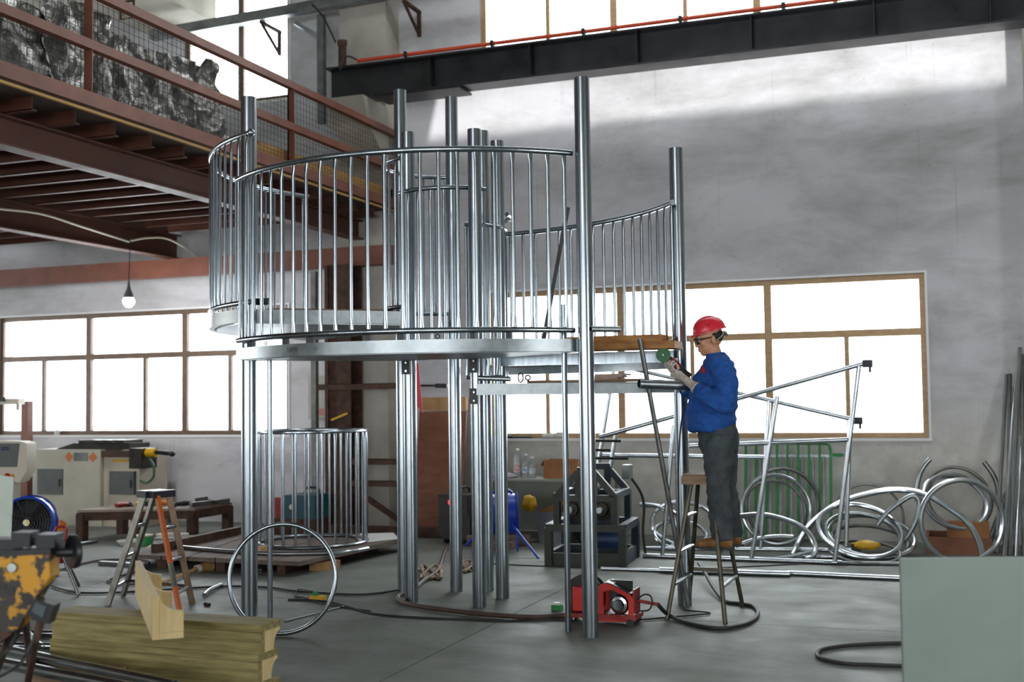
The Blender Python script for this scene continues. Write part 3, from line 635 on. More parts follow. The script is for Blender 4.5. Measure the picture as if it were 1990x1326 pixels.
part('top_board', MB().mm((-1.82, 8.36, LT), (-1.60, 8.64, LT+.03)).mm((-1.83, 8.38, LT+.03), (-1.66, 8.58, LT+.055)), wood_old, ld)
part('top_plate', MB().mm((-1.83, 8.33, LT-.015), (-1.59, 8.37, LT+.045)), wood_old, ld)

def blob(name, mb, mat, parent, voxel, smooth=8, fold=0.0, fs=(6, 6, 6), label=None):
    me = bpy.data.meshes.new('tmp'); me.from_pydata([p for p in mb.v], [], mb.f); me.update()
    bm = bmesh.new(); bm.from_mesh(me); bmesh.ops.recalc_face_normals(bm, faces=bm.faces); bm.to_mesh(me); bm.free()
    t = bpy.data.objects.new('tmp', me); COL.objects.link(t)
    m1 = t.modifiers.new('r', 'REMESH'); m1.mode = 'VOXEL'; m1.voxel_size = voxel; m1.use_smooth_shade = True
    if smooth: m2 = t.modifiers.new('s', 'SMOOTH'); m2.iterations = smooth; m2.factor = 0.5
    dg = bpy.context.evaluated_depsgraph_get(); dg.update(); r = bpy.data.meshes.new_from_object(t.evaluated_get(dg))
    bpy.data.objects.remove(t); bpy.data.meshes.remove(me)
    r.name = name; r.materials.clear(); r.materials.append(mat); o_ = ORG[parent]
    ns = [v.normal.copy() for v in r.vertices]
    for v, n_ in zip(r.vertices, ns):
        if fold:
            q = v.co; w1 = noise.noise(V3((q.x*fs[0], q.y*fs[1], q.z*fs[2]))); w2 = noise.noise(V3((q.x*fs[0]*2.1+7, q.y*fs[1]*2.1, q.z*fs[2]*2.1)))
            v.co = q + n_*fold*((1-abs(w1)*2.2)+.5*w2)
        v.co = v.co - o_
    for p in r.polygons: p.use_smooth = True
    o = bpy.data.objects.new(name, r); COL.objects.link(o); o.parent = parent; ORG[o] = o_
    if label: o['label'] = label
    return o

PY = 8.49
def B(px, py, dy=0.0):                       # joint from the picture, dy towards the wall from the body's mid-plane
    return W(px, py, PY+dy)
pw = thing('person', (B(1395, 1060).x, PY, B(1395, 1058).z), 'person in blue jacket and red helmet standing on the step ladder with a grinder', 'person')
# --- body (skin, one surface; clothes over it)
hc = B(1379, 659)                            # head centre
def head_pts(l):                             # local head frame: +x face, +z up; faces -X and looks a little down
    R = Matrix.Rotation(math.radians(20), 3, 'Z') @ Matrix.Rotation(math.radians(13), 3, 'Y'); q = R @ (V3(l)*1.04); return hc + V3((-q.x, -q.y, q.z))
hb = MB()
def hball(l, r, sc): 
    m = MB().ball((0, 0, 0), r, 20, 14, sc); hb.add([head_pts(p+V3(l)) for p in m.v], m.f)
hball((-.005, 0, .025), .10, (.98, .76, .98)); hball((.028, 0, -.045), .07, (.88, .82, .92)); hball((.06, 0, -.088), .028, (1, 1.1, .85)); hball((.03, 0, -.075), .05, (1, .98, .7))
hball((.1, 0, -.026), .0135, (1.1, .95, 1.0)); hball((.095, 0, -.004), .0125, (.9, .8, 2.2)); hball((.083, 0, -.069), .019, (.85, 1.35, .42)); hball((.086, 0, -.055), .018, (.85, 1.4, .38)); hball((.09, .012, -.03), .01, (1, 1, .8)); hball((.09, -.012, -.03), .01, (1, 1, .8))
hball((.082, 0, .028), .03, (.5, 1.6, .5)); hball((.06, .045, -.02), .025, (.8, .6, .9)); hball((.06, -.045, -.02), .025, (.8, .6, .9))
for s_ in (-1, 1):
    hball((-.012, s_*.079, -.012), .03, (.62, .3, 1.05))
nb, nt_ = B(1392, 700), B(1385, 676)
hb.tube([nb, nt_], .05, 14, rr=[.058, .052])
sh_n, sh_f = B(1401, 708, -.185), B(1391, 706, .185); el_n, el_f = B(1407, 784, -.29), B(1378, 783, .24); wr_n, wr_f = B(1349, 752, -.18), B(1331, 748, .03)
hp_n, hp_f = B(1394, 850, -.09), B(1402, 850, .09); kn_n, kn_f = B(1394, 938, -.1), B(1408, 940, .09); an_n, an_f = B(1404, 1036, -.1), B(1422, 1034, .08)
hb.tube([nb, B(1397, 720), B(1393, 770), B(1393, 835)], .1, 14, rr=[(.06, .09), (.09, .14), (.10, .13), (.085, .12)], up=(1, 0, 0))
for a, e, w_2 in ((sh_n, el_n, wr_n), (sh_f, el_f, wr_f)): hb.tube([B(1396, 712), a, e, w_2], .04, 12, rr=[.06, .05, .042, .03])
for a, k, f_ in ((hp_n, kn_n, an_n), (hp_f, kn_f, an_f)): hb.tube([B(1395, 830), a, k, f_], .06, 12, rr=[.075, .065, .045, .04])
body = blob('body', hb, skin_m, pw, .006, 3)
lips = MB()
for zz in (-.0555, -.068): lips.tube([head_pts((.0985-abs(y_)*.55, y_, zz+abs(y_)*.12)) for y_ in (-.022, -.011, 0, .011, .022)], .004, 6, rr=[.0015, .004, .0042, .004, .0015])
part('lips', lips, pbr('lip_skin', '8d5148', None, .5), body)
hr = MB()
for l, r_, sc in (((-.045, 0, .012), .073, (.85, 1.0, .8)), ((-.022, .07, .012), .026, (.8, .45, 1.0)), ((-.022, -.07, .012), .026, (.8, .45, 1.0))):
    m = MB().ball((0, 0, 0), r_, 16, 10, sc); hr.add([head_pts(p+V3(l)) for p in m.v], m.f)
blob('hair', hr, hair_m, pw, .008, 3)
# --- jacket
jk = MB()
jk.tube([B(1384, 832), B(1381, 815), B(1385, 780), B(1390, 745), B(1396, 717), B(1395, 702), B(1391, 695)], .15, 22,
        rr=[(.165, .185), (.18, .20), (.172, .195), (.158, .20), (.115, .185), (.085, .125), (.07, .08)], up=(1, 0, 0))
jk.tube([B(1398, 712, -.12), sh_n, B(1411, 745, -.26), el_n], .08, 16, rr=[.085, .085, .078, .072]); jk.tube([el_n, B(1384, 774, -.27), B(1356, 757, -.2)], .065, 16, rr=[.074, .066, .056])
jk.ball(el_n, .073, 14, 10)
jk.tube([B(1392, 710, .12), sh_f, B(1385, 745, .225), el_f], .08, 16, rr=[.085, .085, .076, .07]); jk.tube([el_f, B(1356, 768, .15), B(1332, 752, .04)], .06, 16, rr=[.07, .062, .052])
jk.ball(el_f, .07, 14, 10)
jk.tube([B(1385, 836), B(1384, 823)], .16, 22, rr=[(.15, .175), (.168, .19)], up=(1, 0, 0))
jacket = blob('jacket', jk, jacket_blue, pw, .009, 5, .013, (6.5, 6.5, 12))
cl = MB(); cl.tube([B(1391, 699), B(1389, 687)], .075, 20, rr=[(.075, .085), (.066, .074)], up=(1, 0, 0), caps=False)
part('collar', cl, jacket_blue, pw)
from mathutils.bvhtree import BVHTree
def on_surface(o, x_, y_):
    bv = BVHTree.FromPolygons([v.co+ORG[o] for v in o.data.vertices], [tuple(p.vertices) for p in o.data.polygons]); h = bv.ray_cast(CAM, ray(x_, y_)); return h[0], h[1]
bq = [on_surface(jacket, a, b) for a, b in ((1362, 725), (1372, 725), (1370, 717), (1367, 711))]
if all(h[0] is not None for h in bq): part('chest_badge', MB().prism([h[0]-(CAM-h[0]).normalized()*.004 for h in bq], V3((-.2, -1, .1)).normalized()*.010), red_paint, jacket, 'small red emblem on the chest')
part('belt', MB().tube([B(1394, 838), B(1394, 829)], .14, 20, rr=[(.136, .158), (.134, .156)], up=(1, 0, 0)), leather, pw)
# --- trousers
ts = MB(); ts.tube([B(1393, 826), B(1395, 842), B(1397, 862), B(1399, 878)], .14, 20, rr=[(.13, .155), (.137, .165), (.142, .165), (.12, .14)], up=(1, 0, 0))
ts.tube([B(1396, 850, -.075), B(1396, 885, -.09), kn_n, B(1399, 990, -.1), an_n, B(1404, 1047, -.1)], .1, 18, rr=[.105, .1, .079, .079, .076, .074], up=(1, 0, 0))
ts.tube([B(1402, 850, .075), B(1405, 885, .085), kn_f, B(1415, 990, .085), an_f, B(1422, 1042, .08)], .1, 18, rr=[.105, .1, .08, .078, .075, .073], up=(1, 0, 0))
blob('trousers', ts, denim, pw, .009, 4, .012, (8, 8, 11))
# --- boots
def boot(hx, hz, dy):
    o_ = B(hx, hz, dy); zb = lp('fr', .47).z+.014; o_.z = zb; m = MB()
    m.tube([o_+V3((.055, 0, .045)), o_+V3((-.02, 0, .05)), o_+V3((-.11, 0, .042)), o_+V3((-.185, 0, .034)), o_+V3((-.215, 0, .03))], .04, 16, rr=[(.035, .033), (.048, .04), (.042, .045), (.033, .045), (.014, .025)], up=(0, 0, 1))
    m.tube([o_+V3((.012, 0, .05)), o_+V3((.006, 0, .15))], .05, 14, rr=[.048, .05]); b_ = blob('boot', m, boot_m, pw, .008, 4)
    s_ = MB(); pts = []
    for i in range(24):
        a = 2*PI*i/24; pts.append(o_+V3((-.075+.145*math.cos(a), (.047 if math.cos(a) < 0 else .038)*math.sin(a), 0)))
    part('sole', s_.prism(pts, (0, 0, .018)), rubber, b_); return b_
boot(1409, 1050, -.1); boot(1427, 1050, .09)
# --- helmet, glasses
hm = MB()
hel = []
for i in range(11):
    t = i/10; rad = .112*math.cos(t*PI/2)**.62 if t < 1 else 0.0
    hel.append((rad, .05+.102*math.sin(t*PI/2)))
m = MB()
prof = [(max(r, 0), h) for r, h in hel]; m.lathe(prof, (0, 0, 0), (0, 0, 1), 30); m.v = [V3((p.x*1.06-.012, p.y*.90, p.z)) for p in m.v]
hm.add([head_pts(p) for p in m.v], m.f)
helmet = part('helmet', hm, helmet_red, pw, 'red hard hat', 60)
bm_ = MB(); out_, in_ = [], []
for i in range(30):
    a = 2*PI*i/30; c_, s_ = math.cos(a), math.sin(a); ext = .008+.022*max(0, c_)**2
    out_.append((c_*(.119+ext)-.012, s_*(.101+.009), .049-.010*max(0, c_))); in_.append((c_*.114-.012, s_*.097, .052))
v_ = [head_pts(p) for p in out_]+[head_pts(p) for p in in_]+[head_pts((p[0], p[1], p[2]+.007)) for p in out_]+[head_pts((p[0], p[1], p[2]+.009)) for p in in_]
f__ = []
for i in range(30):
    j = (i+1) % 30; f__ += [(i, j, 30+j, 30+i), (60+i, 90+i, 90+j, 60+j), (i, 60+i, 60+j, j), (30+i, 30+j, 90+j, 90+i)]
part('brim', bm_.add(v_, f__), helmet_red, helmet)
rd = MB().tube([head_pts((x*1.0-.01, 0, .052+.104*math.sqrt(max(0, 1-(x/.112)**2)))) for x in [(-.09+.18*k/14) for k in range(15)]], .009, 8)
part('crown_ridge', rd, helmet_red, helmet)
part('vent_hole', MB().cyl(head_pts((.0, .088, .098)), head_pts((.0, .098, .098)), .006, 8), rubber, helmet)
part('strap', MB().tube(spl([head_pts((-.1, .06, .03)), head_pts((-.075, .085, -.0)), head_pts((-.03, .09, -.02))], 5), .006, 6).tube(spl([head_pts((-.11, -.05, .02)), head_pts((-.125, 0, .0)), head_pts((-.11, .05, .02))], 5), .01, 8), pbr('grey_webbing', '8b887c', None, .8), helmet)
gl = MB()
for s_ in (-1, 1): gl.tube([head_pts((.102-.02*abs(math.cos(b))*.3, s_*(.034+.029*math.cos(b)), .005+.021*math.sin(b))) for b in [2*PI*k/16 for k in range(16)]], .0045, 6, closed=True)
for s_ in (-1, 1): gl.tube([head_pts((.096, s_*.064, .01)), head_pts((.07, s_*.08, .012)), head_pts((-.005, s_*.086, .008))], .0045, 6, rr=[.006, .006, .004])
gl.tube([head_pts((.104, -.008, .01)), head_pts((.104, .008, .01))], .004, 6)
gls = part('safety_glasses', gl, rubber, pw)
for s_ in (-1, 1):
    part('lens', MB().prism([head_pts((.099, s_*(.034+.027*math.cos(b)), .005+.019*math.sin(b))) for b in [2*PI*k/14 for k in range(14)]], V3((-.002, 0, 0))), glass_dark, gls)
    part('eye', MB().ball(head_pts((.083, s_*.034, .005)), .0125, 12, 8), pbr('eye_white' if s_ < 0 else 'eye_white_', 'cfc8c0', None, .2), pw)
# --- grinder and gloves
dc, gt = B(1289, 690, -.13), B(1338, 732, -.06)
GY = dc.y
gdr = thing('angle_grinder', B(1303, 712, -.09), 'angle grinder with green disc held in the gloved hands', 'grinder')
ax = (gt-dc).normalized(); g0 = dc+ax*.045+V3((0, .035, 0)); 
part('disc', MB().lathe([(.0, -.003), (.055, -.002), (.055, .002), (0, .003)], dc, (0, 1, 0), 32), disc_green, gdr)
part('flange', MB().lathe([(0, -.010), (.007, -.010), (.010, -.003), (.010, 0)], dc, (0, 1, 0), 14), galv_dull, gdr)
part('gear_head', MB().tube([dc+V3((0, .005, 0)), dc+V3((0, .045, 0))], .024, 14).tube([dc+V3((0, .035, 0)), g0+ax*.03], .024, 14), steel_dark, gdr)
part('motor_body', MB().tube([g0+ax*.01, g0+ax*.02, g0+ax*.09, g0+ax*.1], .028, 16, rr=[.024, .03, .03, .024]), red_dark, gdr)
part('handle', MB().tube([g0+ax*.095, g0+ax*.14, g0+ax*.2], .024, 14, rr=[.025, .023, .026]), rubber, gdr)
cab = [g0+ax*.2, B(1338, 768, -.02), B(1326, 810, -.03), B(1320, 870, -.1), B(1318, 960, -.14), B(1321, 1060, -.1)]
gz = G(1322, 1172); cab += [V3((gz.x, gz.y, .3)), V3((gz.x+.02, gz.y, .02))] + [G(1330, 1185, .01), G(1380, 1192, .01), G(1300, 1200, .01), G(1235, 1206, .01)]
part('power_cord', MB().tube(spl(cab, 8), .006, 7), rubber, gdr)
def glove(wrist, palm, xdir, zdir, curl, thumb_side):
    x = V3(xdir).normalized(); z = V3(zdir); z = (z-x*z.dot(x)).normalized(); y = z.cross(x)*thumb_side
    def L_(a, b, c): return palm+x*a+y*b+z*c
    m = MB(); m.tube([wrist, wrist*.35+palm*.65, palm, L_(.04, 0, 0)], .03, 14, rr=[(.034, .036), (.024, .036), (.021, .045), (.017, .043)], up=z)
    m.tube([wrist-(palm-wrist).normalized()*.04, wrist], .036, 14, rr=[.052, .040])
    for i, (b, ln) in enumerate(((.034, .95), (.0115, 1.06), (-.0115, 1.0), (-.034, .8))):
        ch_ = [L_(.03, b, 0)]
        a = 0.0; p = L_(.045, b, 0)
        for s2, seg_ in ((curl[0], .036), (curl[1], .028), (curl[2], .022)):
            ch_.append(p); a += s2; p = p + (x*math.cos(a)+z*math.sin(a))*seg_*ln
        ch_.append(p); m.tube(ch_, .009, 10, rr=[.0105, .0095, .009, .0086, .0075])
    m.tube([L_(-.03, .03, .008), L_(-.005, .052, .02), L_(.022, .055, .038), L_(.044, .045, .05)], .012, 10, rr=[.017, .0135, .012, .009])
    return blob('glove', m, glove_m, pw, .0038, 2)
up_r = V3((.58, 0, .81))
pf = g0+ax*.05-up_r*.052+V3((0, .02, 0)); glove(B(1328, 746, .02), pf, V3((-.15, -.85, .25)), up_r+V3((0, .25, 0)), (.75, 1.15, .8), 1)
pn = g0+ax*.15-up_r*.035+V3((0, -.045, 0)); glove(B(1350, 752, -.19), pn, V3((-.85, -.05, .3)), V3((.3, .9, .5)), (.55, .85, .7), -1)
# ================================================================== right side: frames, gate, coils, pipes
def px(pts, Y): return [W(a, b, Y) for a, b in pts]
def frame_rack(label, Y, tubes, clamps, r=.022):
    a = [W(x, y, Y) for t in tubes for x, y in t]; o_ = V3((sum(p.x for p in a)/len(a), Y, 0))
    t_ = thing('tube_trestle', o_, label, 'pipe frame', 'bare steel pipe frames by the wall')
    for n_, p, q in tubes_named(tubes, Y): part(n_, MB().pipe(p, q, r, .004, 12), galv_bright, t_)
    for x, y in clamps: c = W(x, y, Y); part('clamp', MB().mm(c-V3((.045, .035, .035)), c+V3((.045, .035, .035))).cyl(c+V3((.02, 0, -.08)), c+V3((.02, 0, .0)), .012, 8), steel_dark, t_)
    return t_
def tubes_named(tubes, Y):
    for t in tubes:
        p, q = W(*t[0], Y), W(*t[1], Y)
        for v in (p, q): v.z = max(v.z, .023)
        yield ('leg' if abs(p.z-q.z) > .7*(p-q).length else 'rail'), p, q
frame_rack('nearer pipe frame with long sloping top tube right of the worker', 11.25,
           [((1669, 712), (1622, 1096)), ((1686, 705), (1165, 850)), ((1511, 770), (1460, 1088)), ((1309, 826), (1287, 1085)), ((1340, 867), (1647, 855)), ((1250, 1087), (1637, 1101)), ((1196, 846), (1160, 1085))],
           [(1686, 707), (1637, 1100)])
frame_rack('farther pipe frame with downward sloping top tube behind the nearer one', 11.75,
           [((1652, 812), (1644, 1062)), ((1202, 711), (1660, 816)), ((1194, 710), (1163, 900)), ((1170, 885), (1488, 889)), ((1250, 1066), (1662, 1070)), ((1494, 778), (1478, 1068))],
           [(1667, 818), (1664, 1064)])
gt_ = thing('green_gate', (-1.68, 13.02, 0), 'green barred gate leaning on the wall under the big window', 'gate')
def gp(x, z, o=0): return V3((x, 13.14-.22*(1-z/1.12)-o, z))
for k in range(9):
    x = -2.14+.115*k; part('bar', MB().bar(gp(x, .02), gp(x, 1.04 if k < 8 else .98), .026, .03, (0, 1, 0)), green_paint, gt_)
for k in range(8):
    x = -2.08+.115*k; part('rod', MB().cyl(gp(x-.015, .03, .01), gp(x-.015, .92, .01), .007, 6), galv_dull, gt_)
part('top_rail', MB().tube([gp(-2.16, 1.06), gp(-1.3, 1.06), gp(-1.24, 1.045), gp(-1.22, .98)], .017, 8), green_paint, gt_)
part('cross_rail', MB().bar(gp(-2.18, .92), gp(-1.12, .92), .02, .03), galv_dull, gt_); part('hinge', MB().bar(gp(-1.2, .93, .01), gp(-1.08, .93, .01), .03, .035), green_paint, gt_)

def ring(cx, cy, a, b, Y, r, n=48, a0=0, a1=360, rotp=0.0, lean=1):
    c = W(cx, cy, Y); s_ = FL/(c-CAM).dot(_f); R = a/s_; cosf = min(1.0, b/a); e1 = _r0.normalized(); fw = V3((_f.x, _f.y, 0)).normalized()
    e2 = V3((0, 0, 1))*cosf + fw*(lean*math.sqrt(max(0, 1-cosf*cosf)))
    e1, e2 = e1*math.cos(rotp)+e2*math.sin(rotp), -e1*math.sin(rotp)+e2*math.cos(rotp)
    closed = abs(a1-a0) >= 360; m = n if closed else n+1; pts = []
    for i in range(m):
        t = math.radians(a0+(a1-a0)*i/n); pts.append(c+e1*(R*math.cos(t))+e2*(R*math.sin(t)))
    lo = min(p.z for p in pts)
    if lo < r: pts = [p+V3((0, 0, r-lo)) for p in pts]
    return MB().tube(pts, r, 10, closed=closed)
CG = 'bent steel tube hoops heaped by the wall'
for a_, lab in (((1509, 1006, 67, 66, 12.55, .019), 'outer bright hoop standing in front of the green gate'), ((1505, 1012, 61, 60, 12.62, .015), 'inner thinner hoop standing in front of the green gate'),
                ((1521, 1013, 70, 70, 12.8, .018), 'darker hoop standing behind the bright one at the green gate')):
    solo('pipe_hoop', ring(*a_), galv_bright if 'right hoop' in lab else galv_old, lab, 'pipe hoop', CG)
def bent(name, pts, Y, r, mat, lab, n=8):
    q = [W(a, b, Y if not isinstance(Y, list) else Y[i]) for i, (a, b) in enumerate(pts)]
    for v in q: v.z = max(v.z, r)
    return solo(name, MB().tube(spl(q, n), r, 10), mat, lab, 'bent pipe', CG)
bent('bent_pipe', [(1428, 1005), (1480, 1001), (1530, 1012), (1565, 1030), (1584, 1060), (1580, 1082), (1562, 1096)], [11.9, 11.8, 11.7, 11.6, 11.5, 11.4, 11.3], .027, galv_bright, 'bright half hoop arching right of the worker boots')
bent('bent_pipe', [(1540, 1082), (1573, 1023), (1630, 979), (1706, 956), (1754, 953), (1800, 962), (1840, 985), (1880, 1015), (1903, 1055), (1910, 1090)], [11.6, 11.9, 12.1, 12.2, 12.2, 12.1, 12.0, 11.9, 11.8, 11.7], .029, galv_bright, 'widest bright pipe arc spanning the whole heap')
bent('bent_pipe', [(1705, 1020), (1729, 992), (1769, 965), (1785, 972), (1783, 1004), (1765, 1040), (1742, 1066)], 12.05, .024, galv_dull, 'pipe with a tight bend leaning right of the nested coil')
bent('bent_pipe', [(1624, 978), (1653, 949), (1691, 942), (1729, 956), (1752, 987), (1756, 1020)], 12.9, .012, galv_old, 'thin dark arc close to the wall behind the heap')
bent('bent_pipe', [(1782, 975), (1782, 948), (1788, 922), (1797, 905), (1808, 892)], 12.7, .024, galv_dull, 'short pipe with upturned end beside the right coil')
bent('bent_pipe', [(1912, 898), (1928, 920), (1938, 945), (1940, 985)], 12.85, .024, galv_old, 'short dark bent pipe above the right coil')
for a_, mat, lab in (((1671, 1031, 79, 44, 11.85, .024), galv_bright, 'tilted bright hoop, topmost of the nested coil in the middle of the heap'), ((1676, 1040, 70, 36, 11.95, .02), galv_dull, 'second hoop inside the nested coil'),
                     ((1692, 1050, 82, 32, 12.05, .024), galv_bright, 'wide flat hoop at the bottom right of the nested coil'), ((1690, 1062, 72, 22, 12.1, .02), galv_old, 'lowest dark flat hoop of the nested coil'),
                     ((1681, 1088, 66, 14, 11.6, .016), galv_old, 'dark flat hoop lying on the floor before the nested coil')):
    solo('pipe_hoop', ring(*a_), mat, lab, 'pipe hoop', CG)
for a_, mat, lab in (((1856, 975, 60, 48, 12.45, .028), galv_bright, 'bright thick hoop on the wooden crate at the right'), ((1863, 968, 63, 58, 12.75, .017), galv_old, 'dark thin hoop behind the bright one on the crate'),
                     ((1858, 972, 54, 49, 12.62, .014), galv_old, 'small dark hoop inside the bright one on the crate'), ((1870, 1046, 80, 80, 11.5, .026), galv_bright, 'large hoop standing in front of the crate at the right')):
    solo('pipe_hoop', ring(*a_), mat, lab, 'pipe hoop', CG)
for a_, lab in (((1270, 1027, 62, 40, 12.2, .024, 40, -75, 75, .5), 'bright curved tube beside the pipe bender'), ((1255, 1035, 62, 44, 12.05, .022, 40, -70, 70, .45), 'second curved tube beside the pipe bender'), ((1330, 1030, 62, 38, 12.3, .024), 'bright hoop leaning behind the ladder'), ((1322, 1052, 50, 22, 12.1, .02), 'flat hoop on the floor behind the ladder')):
    solo('pipe_hoop', ring(*a_), galv_bright, lab, 'pipe hoop', CG)
bent('bent_pipe', [(1430, 1062), (1470, 1048), (1510, 1043), (1542, 1044)], 11.7, .02, galv_bright, 'low flat pipe bow in front of the gate')
bent('bent_pipe', [(1435, 1084), (1500, 1086), (1545, 1080), (1580, 1070)], 11.35, .014, galv_dull, 'dull tube curving along the floor under the frames')
for i, (p, q, r, lab) in enumerate((((1168, 1109), (1300, 1113), .016, 'thin straight tube on the floor left of the ladder'), ((1282, 1114), (1535, 1122), .026, 'thick straight tube on the floor behind the ladder'), ((1530, 1119), (1762, 1130), .022, 'straight tube on the floor running to the pale panel'),
                                    ((1560, 1087), (1755, 1083), .018, 'short tube on the floor under the nested coil'), ((1600, 1098), (1760, 1100), .018, 'dull tube on the floor in front of the nested coil'))):
    solo('straight_pipe', MB().pipe(G(*p)+V3((0, 0, r)), G(*q)+V3((0, 0, r)), r, .004, 12), galv_bright if i != 4 else galv_dull, lab, 'pipe', 'straight tubes on the floor')
cr = thing('crate', (0.15, 12.55, 0), 'open brown wooden crate under the right hoops', 'crate')
part('panel', MB().mm((-.25, 12.25, 0), (.36, 12.28, .17)), plywood, cr); part('panel', MB().mm((-.25, 12.8, 0), (.36, 12.83, .17)), plywood, cr)
part('panel', MB().mm((-.25, 12.28, 0), (-.22, 12.8, .17)), plywood, cr); part('panel', MB().mm((.33, 12.28, 0), (.36, 12.8, .17)), plywood, cr); part('bottom', MB().mm((-.25, 12.28, 0), (.36, 12.8, .02)), plywood, cr)
solo('carton', MB().mm((-.05, 12.26, .17), (.34, 12.4, .32)), cardboard, 'small brown carton on the crate behind the big hoop', 'carton')
bent_y = [0.02, 0.05]
solo('work_glove', lump(W(1682, 1068, 11.75), .085, (1.5, .8, .55), 3.0), yellow_paint, 'yellow cloth lump lying in the nested coil', 'glove')
LP = [((1956, 728), (1936, 1075), .02, 'leftmost long tube leaning at the wall end'), ((1963, 727), (1958, 1075), .018, 'second tube from the left leaning at the wall end'), ((1982, 676), (1962, 1080), .022, 'tallest leaning tube at the wall end'),
      ((1972, 752), (1952, 1085), .024, 'bright thick tube leaning at the wall end'), ((1986, 690), (1990, 1085), .02, 'tube leaning furthest right at the frame edge'), ((1985, 850), (1975, 1085), .026, 'shortest thick tube leaning at the wall end'), ((1958, 960), (1915, 1075), .03, 'dark flat profile leaning low beside the crate')]
for i, (t_, b_, r, lab) in enumerate(LP):
    q = G(b_[0], b_[1]); yb = min(max(q.y, 12.2), 12.75); q = W(b_[0], b_[1], yb); q.z = 0.0
    top = W(t_[0], t_[1], 13.15-r-.03*(i % 3)); solo('leaning_tube', MB().pipe(q+V3((0, 0, .002)), top, r, .004, 12), galv_bright if i in (0, 3, 5, 2) else galv_old, lab, 'pipe', 'tubes leaning in the right corner')
c0 = S(1750, 1086, 4.9); c1 = S(2060, 1088, 4.9); dr = V3((_f.x, _f.y, 0)).normalized(); ztp = c0.z
a0_ = V3((c0.x, c0.y, 0)); a1_ = V3((c1.x, c1.y, 0)); ax_ = (a1_-a0_).normalized()
pn_ = thing('metal_panel', (a0_+a1_)/2, 'pale grey green sheet metal panel standing in the right foreground', 'panel')
part('front_sheet', MB().prism([a0_, a1_, a1_+V3((0, 0, ztp)), a0_+V3((0, 0, ztp))], dr*.022), panel_green, pn_)
for t in (.2, .8):
    p = a0_.lerp(a1_, t)+dr*.022; part('foot', MB().prism([p, p+dr*.3, p+V3((0, 0, .5))], ax_*.03), steel_dark, pn_)
solo('rubber_hose', MB().tube(spl([G(1760, 1250, .014), G(1700, 1252, .014), G(1640, 1256, .014), G(1595, 1264, .014), G(1592, 1278, .014), G(1640, 1290, .014), G(1700, 1293, .014), G(1770, 1296, .014)], 8), .013, 8), rubber, 'black rubber hose loop on the floor by the pale cabinet', 'hose')

# ================================================================== middle: bender, feeder, fan, welder, bench
bp = lambda u, v, z: V3((-3.59, 10.49, 0)) + V3((.70, .09, 0))*u + V3((-.06, .70, 0))*v + V3((0, 0, z))
pb = thing('pipe_bender', bp(.5, .5, 0), 'dark green and blue section bending machine with rollers behind the tall post', 'bending machine')
def pbar(n_, p, q, mat, w=.06): part(n_, MB().bar(p, q, w, w), mat, pb)
for v, mat in ((0, bender_green), (1, bender_blue)):
    for u in (0, 1): pbar('frame_post', bp(u, v, .0), bp(u, v, .36), mat, .07)
    pbar('frame_rail', bp(-.03, v, .36), bp(1.03, v, .36), mat, .07); part('base_plate', MB().prism([bp(-.05, v, 0), bp(1.05, v, 0), bp(1.05, v, .12), bp(-.05, v, .12)], bp(0, .05, 0)-bp(0, 0, 0)), mat, pb)
    for u in (.12, .9): pbar('frame_post', bp(u, v, .36), bp(u, v, .68), mat)
    pbar('frame_rail', bp(.12, v, .64), bp(.9, v, .64), mat)
    for u, u2 in ((.12, .42), (.9, .62)): pbar('gable_bar', bp(u, v, .66), bp(u2, v, .89), mat)
    pbar('gable_bar', bp(.40, v, .90), bp(.64, v, .90), mat); pbar('frame_post', bp(.42, v, .64), bp(.42, v, .89), mat); pbar('frame_post', bp(.62, v, .64), bp(.62, v, .89), mat)
for u in (0, 1):
    part('base_plate', MB().prism([bp(u-.03, 0, 0), bp(u+.03, 0, 0), bp(u+.03, 1, 0), bp(u-.03, 1, 0)], (0, 0, .13)), bender_blue, pb); pbar('frame_rail', bp(u, 0, .36), bp(u, 1, .36), bender_blue, .07)
    pbar('side_rail', bp(.12 if u == 0 else .9, 0, .66), bp(.12 if u == 0 else .9, 1, .66), bender_blue)
rl_m = pbr('greasy_roller_steel', '2a2722', '3a362f', .5, .6, 12, 4)
for u, z, r in ((.30, .53, .11), (.70, .53, .115), (.52, .72, .085)):
    rl = part('roller', MB().lathe([(r*.9, -.12), (r, -.08), (r, .05), (r*.6, .06), (r*.5, .12), (0, .12)], bp(u, .25, z), bp(0, -1, 0)-bp(0, 0, 0), 24), rl_m, pb)
    part('shaft', MB().cyl(bp(u, -.08, z), bp(u, 1.05, z), .028, 12), galv_dull, rl)
part('motor', MB().cyl(bp(.35, .5, .22), bp(.9, .5, .22), .1, 18), pbr('motor_blue', '12294a', '19345a', .5, 0, 4, 3), pb)
part('screw', MB().cyl(bp(.52, .5, .85), bp(.52, .5, 1.18), .022, 10), steel_dark, pb)
for z, l in ((1.17, .35), (1.08, .25), (1.0, .42)): part('handle_bar', MB().cyl(bp(.42, .5, z), bp(.42+l*1.4, .5, z-.005), .013, 8), steel_dark, pb)
part('switch_box', MB().mm(bp(.86, .8, .78), bp(.98, 1.0, .92)), galv_old, pb)
part('cable', MB().tube(spl([bp(.95, .95, .8), bp(1.08, 1.0, .65), bp(1.12, 1.05, .5), bp(1.1, 1.05, .25), bp(1.12, 1.1, .02)], 6), .014, 8), rubber, pb)
solo('steel_disc', MB().lathe([(0, 0), (.06, 0), (.06, .012), (0, .012)], G(1150, 1104), (0, 0, 1), 18), galv_old, 'small steel disc on the floor in front of the bending machine', 'disc')

